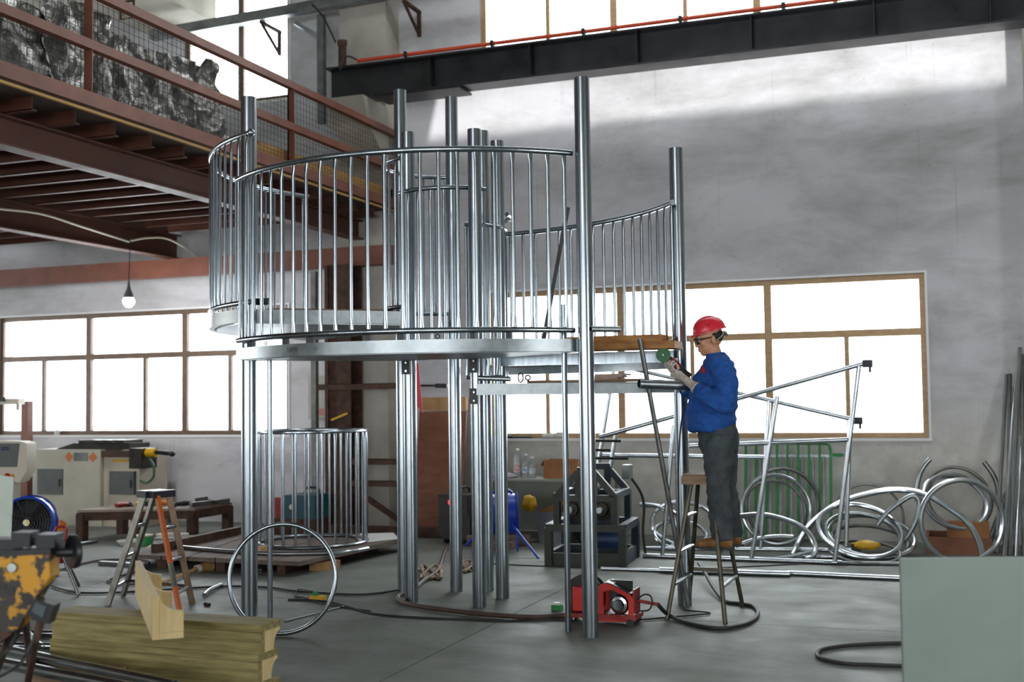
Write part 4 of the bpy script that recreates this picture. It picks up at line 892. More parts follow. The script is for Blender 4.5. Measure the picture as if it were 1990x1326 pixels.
# red wire feeder
wfp = lambda x_, y_, dy=0: (lambda p: V3((p.x, p.y+dy, p.z)))(W(x_, y_, 7.86))
fd = thing('wire_feeder', (-2.33, 7.95, 0), 'red welding wire feeder with black spool on the floor by the front post', 'wire feeder')
def loop(pts, Y=7.86): return [W(a, b, Y) for a, b in pts]
outer = [(1160, 1208), (1160, 1140), (1172, 1134), (1185, 1136), (1224, 1156), (1231, 1166), (1231, 1210)]
inner = [(1172, 1202), (1172, 1152), (1180, 1147), (1192, 1148), (1215, 1160), (1221, 1168), (1221, 1202)]
for dy in (0, .17):
    o_, i_ = loop(outer), loop(inner); n_ = len(o_); mb = MB()
    for k in range(n_):
        k2 = (k+1) % n_; q = [o_[k], o_[k2], i_[k2], i_[k]]; mb.prism([p+V3((0, dy, 0)) for p in q], (0, .012, 0))
    part('side_frame', mb, red_paint, fd)
part('top_panel', MB().prism([wfp(1172, 1133, .012), wfp(1186, 1135, .012), wfp(1225, 1155, .012), wfp(1225, 1159, .012), wfp(1172, 1137, .012)], (0, .158, 0)), black_steel, fd)
part('label_strip', MB().prism([wfp(1177, 1132, .012), wfp(1190, 1136, .012), wfp(1190, 1137, .012), wfp(1177, 1133, .012)], (0, .158, 0)), white_paint, fd)
part('end_panel', MB().mm((wfp(1229, 1180).x, 7.872, .09), (wfp(1229, 1180).x+.012, 8.03, .25)), red_dark, fd)
part('base', MB().mm((-2.58, 7.84, .045), (-2.06, 8.06, .075)), red_dark, fd)
part('feed_motor', MB().lathe([(.068, 0), (.07, .02), (.06, .03), (.058, .045), (.04, .05), (.035, .07), (0, .07)], wfp(1200, 1178, .08), (0, -1, 0), 24), chrome, fd)
part('drive_plate', MB().mm((wfp(1178, 1180).x, 7.96, .1), (wfp(1222, 1180).x, 7.98, .3)), black_steel, fd)
part('spool_arm', MB().mm((wfp(1113, 1180).x, 7.86, .09), (wfp(1136, 1180).x, 7.99, HZ((-2.5, 7.9), 1141))), red_paint, fd)
sp_ = part('wire_spool', MB().lathe([(.03, 0), (.145, .0), (.145, .008), (.06, .012), (.06, .08), (.145, .084), (.145, .092), (.03, .092)], wfp(1125, 1163, .22), (0, -1, 0), 32), rubber, fd)
for x_ in (-2.55, -2.1):
    for y_ in (7.85, 8.04): part('wheel', MB().lathe([(0, -.012), (.028, -.012), (.028, .012), (0, .012)], (x_, y_, .028), (0, 1, 0), 14), rubber, fd)
part('hose_connector', MB().cyl(wfp(1231, 1172, .1), wfp(1272, 1180, .1), .012, 10), red_dark, fd)
part('cable_loop', MB().tube(spl([wfp(1232, 1170, .08), wfp(1245, 1160, .08), wfp(1258, 1162, .08), wfp(1262, 1176, .08), wfp(1255, 1190, .08), wfp(1236, 1192, .08)], 6), .006, 6), rubber, fd)
solo('welding_hose', MB().tube(spl([wfp(1272, 1180, .1), G(1300, 1196, .03), G(1345, 1214, .016), G(1400, 1222, .016), G(1450, 1213, .016), G(1472, 1196, .016), G(1466, 1180, .016), G(1440, 1174, .016), G(1408, 1168, .016), G(1385, 1140, .05), G(1368, 1110, .1), G(1358, 1095, .1)], 8), .015, 8), rubber, 'thick black welding hose looping around the ladder feet', 'hose')
solo('cable_bundle', MB().tube(spl([G(1112, 1196, .03), G(1080, 1198, .022), G(1030, 1200, .022), G(960, 1196, .022), G(880, 1188, .022), G(810, 1178, .022), G(778, 1168, .022), G(775, 1158, .022), G(800, 1150, .022), G(822, 1130, .022), G(850, 1110, .022), G(862, 1080, .022), G(868, 1062, .022)], 8), .018, 8), hose_brown, 'brown hose bundle running from the red feeder past the posts', 'hose')
solo('power_cable', MB().tube(spl([G(560, 1166, .008), G(640, 1170, .008), G(720, 1192, .008), G(800, 1200, .008), G(900, 1204, .008), G(985, 1207, .008), G(1040, 1204, .008), G(1100, 1204, .008)], 8), .0075, 6), rubber, 'thin black cable on the floor in front of the posts', 'cable')
solo('tangled_cable', MB().tube(spl([G(900+12*math.cos(k*1.9)+k*1.2, 1100+9*math.sin(k*2.3)+6*math.sin(k*.7), .012+.01*(k % 3)) for k in range(22)], 6), .011, 6), hose_tan, 'tangled dusty cables on the floor between the middle posts', 'cable')
solo('tangled_cable', MB().tube(spl([G(838+22*math.cos(k*1.7), 1112+14*math.sin(k*2.1), .012+.012*(k % 3)) for k in range(18)], 6), .012, 6), hose_tan, 'heap of dusty cable left of the middle posts', 'cable')
solo('long_cable', MB().tube(spl([G(950, 1096, .006), G(1040, 1100, .006), G(1160, 1104, .006), G(1300, 1106, .006), G(1420, 1103, .006), G(1560, 1096, .006)], 6), .006, 6), rubber, 'thin cable stretched across the floor behind the tower', 'cable')
gb = thing('terminal_block', G(1083, 1186), 'small green connector block on the floor left of the red feeder', 'connector')
part('body', MB().box(G(1083, 1186)+V3((0, 0, .02)), (.08, .05, .04)), green_paint, gb); part('lid', MB().box(G(1083, 1186)+V3((0, 0, .048)), (.05, .04, .016)), white_paint, gb)

# black welder
wl = thing('welding_machine', (-5.09, 11.9, 0), 'black welding machine with red digits in front of the plywood', 'welding machine')
zt = HZ((-5.1, 11.74), 962)
part('case', MB().mm((-5.29, 11.72, .06), (-4.92, 12.25, zt)), pbr('black_case', '171413', '211d1b', .5, 0, 5, 4), wl)
part('front_panel', MB().mm((-5.275, 11.70, zt-.22), (-4.935, 11.72, zt-.02)), pbr('charcoal_panel', '221f1d', None, .5), wl)
part('display', MB().mm((-5.16, 11.694, zt-.10), (-5.03, 11.70, zt-.06)), pbr('red_digits', 'e01818', None, .4, emit=('ff2020', 3)), wl)
part('knob', MB().lathe([(0, 0), (.018, 0), (.018, .02), (0, .02)], (-5.11, 11.70, zt-.15), (0, -1, 0), 12), galv_dull, wl)
part('handle', MB().tube(spl([(-5.1, 11.8, zt), (-5.1, 11.84, zt+.06), (-5.1, 12.1, zt+.06), (-5.1, 12.16, zt)], 5), .014, 8), rubber, wl)
for x_ in (-5.25, -4.96): part('wheel', MB().lathe([(0, -.015), (.06, -.015), (.06, .015), (0, .015)], (x_, 11.85, .06), (1, 0, 0), 16), rubber, wl)
solo('plywood_sheet', MB().prism([(-6.02, 12.62, 0), (-5.4, 12.62, 0), (-5.4, 12.8, 1.45), (-6.02, 12.8, 1.45)], (0, .018, 0)), plywood, 'brown plywood sheet leaning on the wall behind the middle posts', 'plywood sheet')
solo('timber_batten', MB().mm((-6.02, 12.83, 1.46), (-5.42, 12.9, 1.62)), wood_raw, 'pale timber board standing above the plywood sheet', 'board')
solo('timber_strip', MB().bar((-6.2, 12.75, 0), (-6.14, 13.1, 1.25), .04, .015, (0, 1, 0)), wood_raw, 'thin wooden strip leaning left of the plywood', 'strip')
solo('green_strip', MB().bar((-6.28, 12.75, 0), (-6.24, 13.1, 1.32), .02, .015, (0, 1, 0)), green_paint, 'thin green strip leaning left of the plywood', 'strip')
rb = thing('hanging_blade', W(815, 803, 12.33), 'narrow red plastic blade hanging from the angle iron beside the middle post', 'blade')
part('blade', MB().prism([W(808, 706, 12.335), W(813, 706, 12.335), W(821, 803, 12.335), W(811, 790, 12.335)], (0, .012, 0)), pbr('red_plastic', 'c93d44', None, .5), rb)
part('cord', MB().tube(spl([W(816, 797, 12.34), W(814, 830, 12.34), W(814, 865, 12.34), W(822, 890, 12.34), W(820, 918, 12.34), W(812, 922, 12.34)], 6), .006, 6), red_dark, rb)
gc = thing('gas_cylinder', (-5.0, 12.75, 0), 'grey gas cylinder standing by the wall behind the posts', 'gas cylinder')
part('shell', MB().lathe([(.11, 0), (.115, .02), (.115, .95), (.10, 1.06), (.06, 1.14), (.03, 1.17)], (-5.0, 12.75, 0), (0, 0, 1), 24), cyl_grey, gc); part('valve', MB().lathe([(.03, 1.17), (.03, 1.2), (.018, 1.2), (.018, 1.28), (.028, 1.28), (.028, 1.31), (0, 1.31)], (-5.0, 12.75, 0), (0, 0, 1), 14), leather, gc)
bn_ = thing('side_table', (-4.35, 12.6, 0), 'grey table against the wall carrying bottles and a carton', 'table')
part('table_top', MB().mm((-4.95, 12.35, .655), (-3.55, 12.95, .68)), pbr('grey_table_paint', '8c8c80', '9b9b90', .6, 0, 4, 5), bn_)
part('front_panel', MB().mm((-4.93, 12.42, .1), (-3.95, 12.44, .655)), pbr('olive_panel', '6c7062', '7c8072', .7, 0, 3, 5), bn_); part('side_panel', MB().mm((-3.95, 12.42, .1), (-3.6, 12.44, .655)), MATS['olive_panel'], bn_)
for x_ in (-4.92, -3.58):
    for y_ in (12.4, 12.9): part('leg', MB().mm((x_-.02, y_-.02, 0), (x_+.02, y_+.02, .655)), MATS['grey_table_paint'], bn_)
for x_, h, cap, lab, lc in ((-4.68, .33, 'd7e2e0', 'tallest clear bottle with red and green label on the side table', 'c04a36'), (-4.58, .27, 'c9dbe6', 'clear bottle with blue label in the middle on the side table', '2f6f9e'), (-4.50, .24, 'dfe3e6', 'shortest clear bottle rightmost on the side table', '9fb6c4')):
    bt = thing('bottle', (x_, 12.6, .681), lab, 'bottle'); r = .045
    part('body', MB().lathe([(0, 0), (r, .0), (r, h*.55), (r*.92, h*.6), (r, h*.65), (r*.4, h*.9), (r*.35, h*.93), (0, h*.93)], (x_, 12.6, .681), (0, 0, 1), 16), clear_plastic, bt)
    part('cap', MB().lathe([(r*.42, h*.93), (r*.42, h), (0, h)], (x_, 12.6, .681), (0, 0, 1), 12), pbr('cap_'+cap, cap, None, .4), bt); part('paper_label', MB().lathe([(r*1.02, h*.2), (r*1.02, h*.45)], (x_, 12.6, .681), (0, 0, 1), 16), pbr('label_'+lc, lc, 'd8dcd8', .5, 0, 30, 2), bt)
ctn = thing('carton', (-4.12, 12.62, .681), 'open brown carton on the side table', 'carton')
for a, b in (((-4.33, 12.5), (-3.92, 12.508)), ((-4.33, 12.74), (-3.92, 12.748)), ((-4.33, 12.508), (-4.322, 12.74)), ((-3.928, 12.508), (-3.92, 12.74))): part('side', MB().mm((a[0], a[1], .681), (b[0], b[1], .89)), cardboard, ctn)
part('base', MB().mm((-4.32, 12.51, .681), (-3.93, 12.74, .687)), cardboard, ctn); part('flap', MB().prism([(-4.33, 12.5, .89), (-4.33, 12.74, .89), (-4.36, 12.74, .82), (-4.36, 12.5, .82)], (-.004, 0, 0)), cardboard, ctn)
solo('paper_cup', MB().lathe([(.04, 0), (.05, .11), (.046, .11), (.036, .006), (0, .006)], (-3.85, 12.55, .681), (0, 0, 1), 16), paper_white, 'white paper cup right of the carton', 'cup')
solo('rag', lump((-4.8, 12.5, .681), .09, (1.6, 1, .35), 5.0), pbr('mauve_rag', '9a90a8', 'c5c0cc', .9, 0, 10, 3), 'crumpled pale rag beside the bottles', 'rag')
# blue drum fan, middle
fc = W(976, 1000, 11.45); fax = V3((.93, .36, .03)).normalized()
fn = thing('drum_fan', (fc.x, fc.y, 0), 'blue drum fan on legs behind the middle posts', 'fan')
part('drum', MB().lathe([(.225, -.17), (.235, -.165), (.22, -.14), (.215, .14), (.235, .165), (.225, .17), (.205, .15), (.205, -.15), (.225, -.17)], fc, fax, 36), blue_paint, fn)
def back_disc(c, ax_, r, parent): return part('back_guard', MB().lathe([(0, 0), (r, 0), (r, .004), (0, .004)], c, ax_, 28), rubber, parent)
def grille(c, ax_, r, parent):
    ax_ = ax_.normalized(); s1 = ax_.cross(V3((0, 0, 1))).normalized(); s2 = s1.cross(ax_); m_ = MB()
    for k in range(9): rr_ = r*(k+1)/9; m_.tube([c+s1*(rr_*math.cos(t))+s2*(rr_*math.sin(t)) for t in [2*PI*i/28 for i in range(28)]], .0035, 4, closed=True)
    for k in range(8): t = PI*k/8; m_.tube([c-s1*(r*math.cos(t))-s2*(r*math.sin(t)), c+s1*(r*math.cos(t))+s2*(r*math.sin(t))], .0035, 4)
    g_ = part('grille', m_, steel_dark, parent); g_['kind'] = 'stuff'; return g_
def blades(c, ax_, r, parent, mat):
    ax_ = ax_.normalized(); s1 = ax_.cross(V3((0, 0, 1))).normalized(); s2 = s1.cross(ax_)
    for k in range(3):
        t = 2*PI*k/3+.4; d = s1*math.cos(t)+s2*math.sin(t); p_ = ax_.cross(d); tw_ = (p_*.8+ax_*.5).normalized()
        part('blade', MB().prism([c+d*.04-tw_*.03, c+d*r-tw_*.09, c+d*r+tw_*.09, c+d*.04+tw_*.03], ax_*.004), mat, parent)
    part('hub', MB().lathe([(.05, -.03), (.05, .04), (0, .05)], c, ax_, 16), steel_dark, parent)
grille(fc-fax*.165, -fax, .205, fn); blades(fc, fax, .19, fn, galv_old)
for q in (G(1047, 1086), G(948, 1062), G(1005, 1072), G(905, 1062)): 
    d = (q-fc); d.z = 0; d.normalize(); part('leg', MB().cyl(q+V3((0, 0, .0)), fc+d*.2+V3((0, 0, -.08)), .014, 10), blue_paint, fn)
part('carry_handle', MB().tube(spl([fc+V3((-.1, 0, .225)), fc+V3((-.05, 0, .26)), fc+V3((.05, .02, .26)), fc+V3((.1, .04, .225))], 4), .012, 8), blue_paint, fn)
bnx = thing('rubbish_bin', (-4.05, 12.25, 0), 'grey square bin full of scraps behind the blue fan', 'bin')
part('bin', MB().prism([(-4.25, 12.1, 0), (-3.9, 12.1, 0), (-3.86, 12.06, .34), (-4.29, 12.06, .34)], (0, .3, 0)), pbr('grey_bin', '85878a', '75777a', .6, 0, 5, 4), bnx)
solo('scrap_carton', MB().prism([(-4.28, 12.1, .345), (-4.0, 12.1, .345), (-3.83, 12.1, .40), (-3.98, 12.1, .47)], (0, .2, 0)), cardboard, 'folded brown cardboard scrap sticking out of the grey bin', 'carton')
solo('snack_bag', lump((-4.36, 12.1, .345), .085, (1, .7, 1.1), 2.0), yellow_paint, 'yellow and red plastic bag on top of the grey bin', 'bag')
solo('dark_bag', lump((-3.7, 12.2, 0), .19, (.8, .8, 1.3), 6.0), rubber, 'black plastic bag slumped right of the grey bin', 'bag')
solo('timber_beam', MB().bar(G(908, 1050, .06), G(1030, 1050, .06), .1, .1), wood_old, 'weathered timber beam on the floor under the blue fan', 'beam')
solo('timber_beam', MB().bar(G(930, 1062, .035), G(1000, 1060, .035), .08, .07), wood_old, 'shorter timber offcut before the weathered beam', 'beam')
# ================================================================== left side
# pine units: two long boards in an L with scalloped gussets
def gusset(o_, u, v, t, w, h, cut_w, cut_h):            # outline in the (u, v) plane, thickness t
    pts = [(0, 0), (w, 0), (w, h-cut_h)]
    for k in range(1, 8):
        a = PI/2*k/8; pts.append((w-cut_w*math.sin(a), (h-cut_h)+cut_h*(1-math.cos(a))))
    pts += [(w-cut_w, h), (0, h)]
    return MB().prism([o_+u*a+v*b for a, b in pts], t)
X0, X1, YF = -4.64, -3.31, 5.12
for k, lab in enumerate(('bottom pine unit of the timber stack in the left foreground', 'middle pine unit of the timber stack in the left foreground', 'top pine unit of the timber stack in the left foreground')):
    z0 = .15*k+.001; dx = (.0, -.015, .0)[k]
    un_ = thing('timber_unit', ((X0+X1)/2, YF+.1, z0), lab, 'timber unit', 'pine units in the foreground stack')
    part('front_board', MB().mm((X0+dx, YF, z0), (X1+dx, YF+.04, z0+.108)), treated, un_)
    for j in range(3): part('top_board', MB().mm((X0+dx, YF+.001+.0655*j, z0+.11), (X1+dx, YF+.0635+.0655*j, z0+.148)), treated, un_)
    for xx in (X0+dx+.03, (X0+X1)/2, X1+dx-.05):
        part('gusset', gusset(V3((xx, YF+.042, z0+.108)), V3((0, 1, 0)), V3((0, 0, -1)), (.045, 0, 0), .15, .106, .06, .09), pine_pale, un_)
tf = V3((-3.603, 4.641, .4505)); td = V3((-.667, .745, 0)).normalized(); ts_ = V3((.745, .667, 0)).normalized(); Lu = 1.40
un_ = thing('timber_unit', tf+td*.7, 'pine unit lying crosswise on top of the timber stack', 'timber unit', 'pine units in the foreground stack')
part('side_board', MB().prism([tf, tf+V3((0, 0, .205)), tf+td*Lu+V3((0, 0, .205)), tf+td*Lu], ts_*.032), pine_pale, un_)
part('bottom_board', MB().prism([tf+ts_*.033, tf+ts_*.145, tf+ts_*.145+td*Lu, tf+ts_*.033+td*Lu], (0, 0, .03)), pine_pale, un_)
for s0 in (.0, .62, 1.3): part('gusset', gusset(tf+ts_*.033+td*s0+V3((0, 0, .031)), ts_, V3((0, 0, 1)), td*.05, .112, .165, .108, .07), pine_pale, un_)

# hoop leaning on the prop
e1 = V3((_r0.x, _r0.y, 0)).normalized(); fw = V3((_f.x, _f.y, 0)).normalized(); e2 = (V3((0, 0, 1))*math.cos(.12)+fw*math.sin(.12)); hc2 = V3((-4.27, 6.86, .012))+e2*.372
solo('steel_hoop', MB().tube([hc2+e1*(.362*math.cos(t))+e2*(.366*math.sin(t)) for t in [2*PI*i/64 for i in range(64)]], .0155, 12, closed=True), galv, 'round steel hoop standing upright behind the timber stack', 'hoop')
solo('thin_rod', MB().cyl(G(552, 1208, .006), G(672, 1178, .006), .006, 8), galv_bright, 'thin bright rod on the floor behind the hoop', 'rod')
# A-frame ladder with the orange leg
la = thing('step_ladder', (-5.9, 7.6, 0), 'aluminium trestle ladder with one orange leg left of the tower', 'ladder')
zt = .86; tc_ = V3((-5.86, 7.58, 0)); od = V3((-.18, .40, 0))
F = {'fl': V3((-6.25, 7.50, 0)), 'fr': V3((-5.47, 7.37, 0))}; F['bl'] = F['fl']+od; F['br'] = F['fr']+od
T_ = {'fl': tc_+V3((-.085, -.03, zt)), 'fr': tc_+V3((.06, -.05, zt))}; T_['bl'] = T_['fl']+V3((.02, .10, 0)); T_['br'] = T_['fr']+V3((.03, .10, 0))
lal = pbr('scuffed_aluminium', '7d7a70', '94918a', .38, .85, 12, 4, rvar=.08); ora = pbr('orange_ladder_paint', 'b9571d', 'c4662a', .5, 0, 6, 5)
lk = lambda k, t: F[k].lerp(T_[k], t)
for k, m in (('fl', lal), ('bl', lal), ('br', pbr('brownish_ladder_leg', '6f5a45', '86705a', .45, .6, 8, 4))): part('leg', MB().bar(lk(k, 0), lk(k, 1), .028, .045), m, la)
part('leg', MB().bar(lk('fr', 0), lk('fr', .22), .028, .04), ora, la); part('leg', MB().bar(lk('fr', .22), lk('fr', .42), .027, .039), lal, la)
part('leg', MB().bar(lk('fr', .42), lk('fr', 1), .028, .04), ora, la, 'orange painted leg')
for a, b in (('fl', 'bl'), ('fr', 'br')):
    for t in (.16, .44, .72): part('rung', MB().cyl(lk(a, t), lk(b, t), .015, 10), chrome, la)
part('spreader', MB().bar(lk('bl', .16), lk('br', .16), .01, .025), rust_dark, la)
cp = tc_+V3((-.01, .02, zt))
Rl = Matrix.Rotation(math.radians(-20), 3, 'Z')
part('top_cap', MB().box(cp+V3((-.035, 0, .015)), (.13, .2, .05), Rl), pbr('dark_ladder_cap', '1d1a26', '2a2733', .4, 0, 4, 3), la); part('top_cap', MB().box(cp+V3((.075, -.02, .015)), (.06, .2, .05), Rl), MATS['dark_ladder_cap'], la)
part('cap_plate', MB().box(cp+V3((-.03, 0, .043)), (.12, .19, .004), Rl), white_paint, la); part('cap_plate', MB().box(cp+V3((.08, -.02, .043)), (.05, .19, .004), Rl), white_paint, la)

# low platform, cage, and what lies on it
pf_ = thing('low_platform', (-6.4, 10.2, 0), 'low worn plank platform carrying the round cage', 'platform')
pp = [V3(p) for p in ((-7.36, 9.22, .10), (-6.25, 9.02, .10), (-5.53, 9.20, .10), (-5.32, 10.83, .10), (-6.04, 11.55, .10), (-8.07, 10.69, .10))]
lx = lambda t: pp[0].lerp(pp[2], t); ly = lambda t: pp[5].lerp(V3((-5.35, 11.3, .10)), t)
for k in range(6):
    a, b = k/6+.004, (k+1)/6-.004; part('plank', MB().prism([lx(a), lx(b), ly(b), ly(a)], (0, 0, .04)), platform_top, pf_)
for t in (.15, .5, .85):
    a, b = lx(t).lerp(ly(t), .06), lx(t).lerp(ly(t), .94); part('bearer', MB().bar(a-V3((0, 0, .051)), b-V3((0, 0, .051)), .09, .098), rust_dark, pf_)
cc = V3((-6.12, 10.45, .141)); CRd, CHt = .545, 1.145
cg = thing('round_cage', cc, 'round galvanized bar cage standing on the low platform', 'cage')
part('top_ring', MB().tube(arc((cc.x, cc.y), CRd, 0, 354, cc.z+CHt, 59), .018, 10, closed=True), galv, cg); part('bottom_ring', MB().tube(arc((cc.x, cc.y), CRd, 0, 354, cc.z+.018, 59), .018, 10, closed=True), galv, cg)
b0 = None
for k in range(26):
    a = math.radians(360*k/26+5); p = (cc.x+CRd*math.cos(a), cc.y+CRd*math.sin(a))
    if -2.6 < math.atan2(math.sin(a+1.05), math.cos(a+1.05)) < 0 and k % 2 == 0 and False: continue
    part('bar', baluster(p, a, cc.z+.02, cc.z+CHt-.01, .0125), galv, cg)
solo('curved_rail', MB().tube(spl([G(335, 1062, .16), G(420, 1070, .16), G(500, 1075, .16), G(580, 1076, .16), G(670, 1073, .16), G(715, 1066, .16)], 8), .02, 10), galv_bright, 'bright curved rail lying on the platform before the cage', 'bent pipe')
solo('timber_block', MB().bar(G(502, 1070, .175), G(522, 1068, .175), .09, .07), wood_raw, 'small timber block under the curved rail', 'block')
solo('square_tube', MB().bar(G(300, 1066, .18), G(470, 1030, .18), .075, .08), rust_dark, 'rusty square tube lying across the platform end', 'tube')
solo('square_tube', MB().bar(G(300, 1048, .14), G(400, 1050, .14), .03, .03), galv_old, 'thin grey square tube beside the rusty one', 'tube')
solo('floor_beam', MB().bar((-6.9, 12.2, .06), (-5.5, 12.25, .06), .1, .12), rust_dark, 'rusty channel on the floor behind the cage', 'beam')
solo('plastic_sheet', MB().prism([G(700, 1056, .145), G(775, 1048, .145), G(765, 1036, .145), G(690, 1038, .145)], (0, 0, .003)), paper_white, 'white sheet lying on the platform right of the cage', 'sheet')
solo('timber_block', MB().bar(G(606, 1102, .04), G(656, 1096, .04), .1, .08), wood_raw, 'timber block under the platform corner', 'block')
solo('floor_tube', MB().pipe(G(505, 1110, .02), G(582, 1090, .02), .018, .003, 12), galv_dull, 'short grey tube on the floor before the platform', 'pipe')
tg = W(532, 962, 11.98); tg2 = W(612, 1010, 11.98)
tl_ = thing('teal_welder', ((tg.x+tg2.x)/2, 12.18, 0), 'teal welding machine behind the round cage', 'welding machine')
part('stand', MB().mm((tg.x, 11.98, 0), (tg2.x, 12.36, tg2.z)), rust_dark, tl_); part('case', MB().mm((tg.x+.14, 11.98, tg2.z), (tg2.x, 12.36, tg.z)), teal_paint, tl_); part('front_case', MB().mm((tg.x, 12.0, tg2.z), (tg.x+.135, 12.34, tg.z-.03)), red_dark, tl_)
part('handle', MB().tube(spl([(tg.x+.3, 12.18, tg.z), (tg.x+.33, 12.18, tg.z+.07), (tg.x+.48, 12.18, tg.z+.07), (tg.x+.5, 12.18, tg.z)], 5), .016, 8), rubber, tl_)
part('emblem', MB().lathe([(0, 0), (.03, 0), (.03, .003), (0, .003)], (tg.x+.24, 11.98, tg.z-.14), (0, -1, 0), 16), cream_paint, tl_)

# welding table with tools
TF, TR, TB = V3((-9.54, 10.92, 0)), V3((-8.29, 11.45, 0)), V3((-8.29, 12.2, 0)); TL = TF+TB-TR; TZ = .36
tb = thing('welding_table', (TF+TB)/2, 'low rusty welding table covered with tools', 'table')
part('table_top', MB().prism([p+V3((0, 0, TZ-.03)) for p in (TF, TR, TB, TL)], (0, 0, .03)), pbr('bare_table_steel', '6f5f54', '8f7f73', .55, .4, 3, 6), tb)
for a, b in ((TF, TR), (TR, TB), (TB, TL), (TL, TF)): part('apron', MB().bar(a+V3((0, 0, TZ-.08)), b+V3((0, 0, TZ-.08)), .03, .09), rust_dark, tb)
mid = (TF+TB)/2
for p in (TF, TR, TB, TL, (TF+TR)/2): q = p.lerp(mid, .06); part('leg', MB().mm(q-V3((.05, .05, 0)), q+V3((.05, .05, TZ-.05))), rust_dark, tb)
tbp = lambda u, v, z=0: TF+(TR-TF)*u+(TL-TF)*v+V3((0, 0, TZ+z))
tool_specs = [((.25, .35), 'black grinder with red body lying leftmost on the welding table', red_dark), ((.36, .45), 'yellow handled tool beside the red grinder', yellow_paint), ((.46, .5), 'dark tool with green grip on the welding table', green_paint), ((.54, .55), 'orange handled grinder in the middle of the tools', orange_sticker), ((.78, .35), 'black tool nearest the right end of the tool row', rubber)]
for (u, v), lab, m in tool_specs:
    o_ = tbp(u, v); d = V3((.9, .25, 0)).normalized().xyz; d.rotate(Quaternion((0, 0, 1), u*5)); t_ = thing('hand_tool', o_, lab, 'tool', 'tools on the welding table')
    part('tool_body', MB().tube([o_-d*.1+V3((0, 0, .035)), o_-d*.02+V3((0, 0, .037)), o_+d*.1+V3((0, 0, .032))], .03, 10, rr=[.025, .034, .024]), m, t_)
    part('tool_head', MB().lathe([(0, 0), (.045, 0), (.05, .015), (.03, .05), (0, .06)], o_+d*.13, (0, 0, 1), 14), steel_dark, t_)
solo('square_tube', MB().bar(tbp(.93, .1, .03), tbp(1.0, .9, .03), .05, .055), galv_old, 'grey square tube lying along the right end of the welding table', 'tube')
cl_ = thing('clamp', tbp(.9, .55), 'dark welding clamp lying on the right end of the welding table', 'clamp'); o_ = tbp(.9, .55)
part('jaw', MB().bar(o_+V3((-.12, 0, .05)), o_+V3((.02, .03, .07)), .05, .06), steel_dark, cl_); part('grip', MB().cyl(o_+V3((.02, .03, .06)), o_+V3((.16, .05, .03)), .014, 8), rubber, cl_)
for (u, v, r, lab, m) in ((.62, 1.0, .09, 'green tin on the floor under the welding table', green_paint), (.75, .8, .1, 'white tub on the floor under the welding table', white_paint), (.9, .9, .085, 'second green tin under the right end of the table', green_paint)):
    o_ = TF+(TR-TF)*u+V3((.25, -.42*v, 0)); t_ = thing('paint_tin', o_, lab, 'tin', 'tins on the floor before the welding table')
    part('body', MB().lathe([(r, 0), (r, .1), (r*.95, .1), (0, .1)], o_, (0, 0, 1), 20), m, t_); part('lid', MB().lathe([(r*1.02, .1), (r*1.02, .115), (0, .115)], o_, (0, 0, 1), 20), cream_paint, t_)

# beige bending machine
bm0 = thing('cnc_machine', (-10.6, 12.6, 0), 'beige pipe bending machine with dark grey doors under the left windows', 'machine')
part('body', MB().mm((-11.45, 12.3, .0), (-10.35, 12.95, 1.0)), beige_paint, bm0); part('body', MB().mm((-10.345, 12.33, .0), (-9.78, 12.9, .95)), cream_paint, bm0)
part('front_skirt', MB().prism([(-10.9, 12.3, .12), (-10.35, 12.3, .12), (-10.35, 12.3, 1.0), (-10.95, 12.3, 1.0), (-10.95, 12.3, .2)], (0, -.03, 0)), beige_paint, bm0)
for a, b, z0, z1 in ((-11.40, -10.98, .40, .74), (-10.22, -9.83, .42, .72)):
    d_ = part('door', MB().mm((a, 12.285, z0), (b, 12.3 if a < -11 else 12.33, z1)), grey_panel, bm0); part('door_handle', MB().mm((b-.06, 12.275, (z0+z1)/2-.06), (b-.04, 12.285, (z0+z1)/2+.04)), rubber, d_)
    part('door_frame', MB().mm((a-.03, 12.29, z0-.03), (a, 12.305, z1+.03)).mm((b, 12.29, z0-.03), (b+.03, 12.305, z1+.03)), cream_paint, bm0) if False else None
for xx in (-10.86, -10.47): part('warning_sticker', MB().prism([(xx, 12.268, .83), (xx+.07, 12.268, .90), (xx, 12.268, .97), (xx-.07, 12.268, .90)], (0, .003, 0)), orange_sticker, bm0)
part('label_plate', MB().mm((-10.78, 12.266, .85), (-10.55, 12.271, .96)), galv_old, bm0)
part('slide_bed', MB().prism([(-11.15, 12.35, 1.0), (-10.85, 12.35, 1.08), (-9.95, 12.35, 1.08), (-9.95, 12.35, 1.0)], (0, .4, 0)), pbr('oily_dark_iron', '2b2925', '3a372f', .4, .6, 9, 4), bm0)
for k in range(4): part('slide_carriage', MB().mm((-10.75+.2*k, 12.32, 1.08), (-10.62+.2*k, 12.7, 1.12)), MATS['oily_dark_iron'], bm0)
part('tool_rail', MB().mm((-10.34, 12.28, .90), (-9.7, 12.4, .98)), rust_dark, bm0); part('ram_block', MB().mm((-9.84, 12.2, .76), (-9.64, 12.5, 1.02)), MATS['oily_dark_iron'], bm0)
part('ram', MB().cyl((-9.72, 12.3, .96), (-9.5, 12.3, .96), .055, 16), yellow_paint, bm0); part('mandrel', MB().cyl((-9.52, 12.3, .97), (-9.25, 12.3, .95), .028, 12).ball((-9.25, 12.3, .95), .04, 10, 6), steel_dark, bm0)
part('hydraulic_hose', MB().tube(spl([(-9.6, 12.28, .9), (-9.5, 12.25, .8), (-9.5, 12.25, .66), (-9.6, 12.25, .58), (-9.72, 12.27, .6)], 6), .016, 8), pbr('green_hose', '3f5a3c', None, .6), bm0)
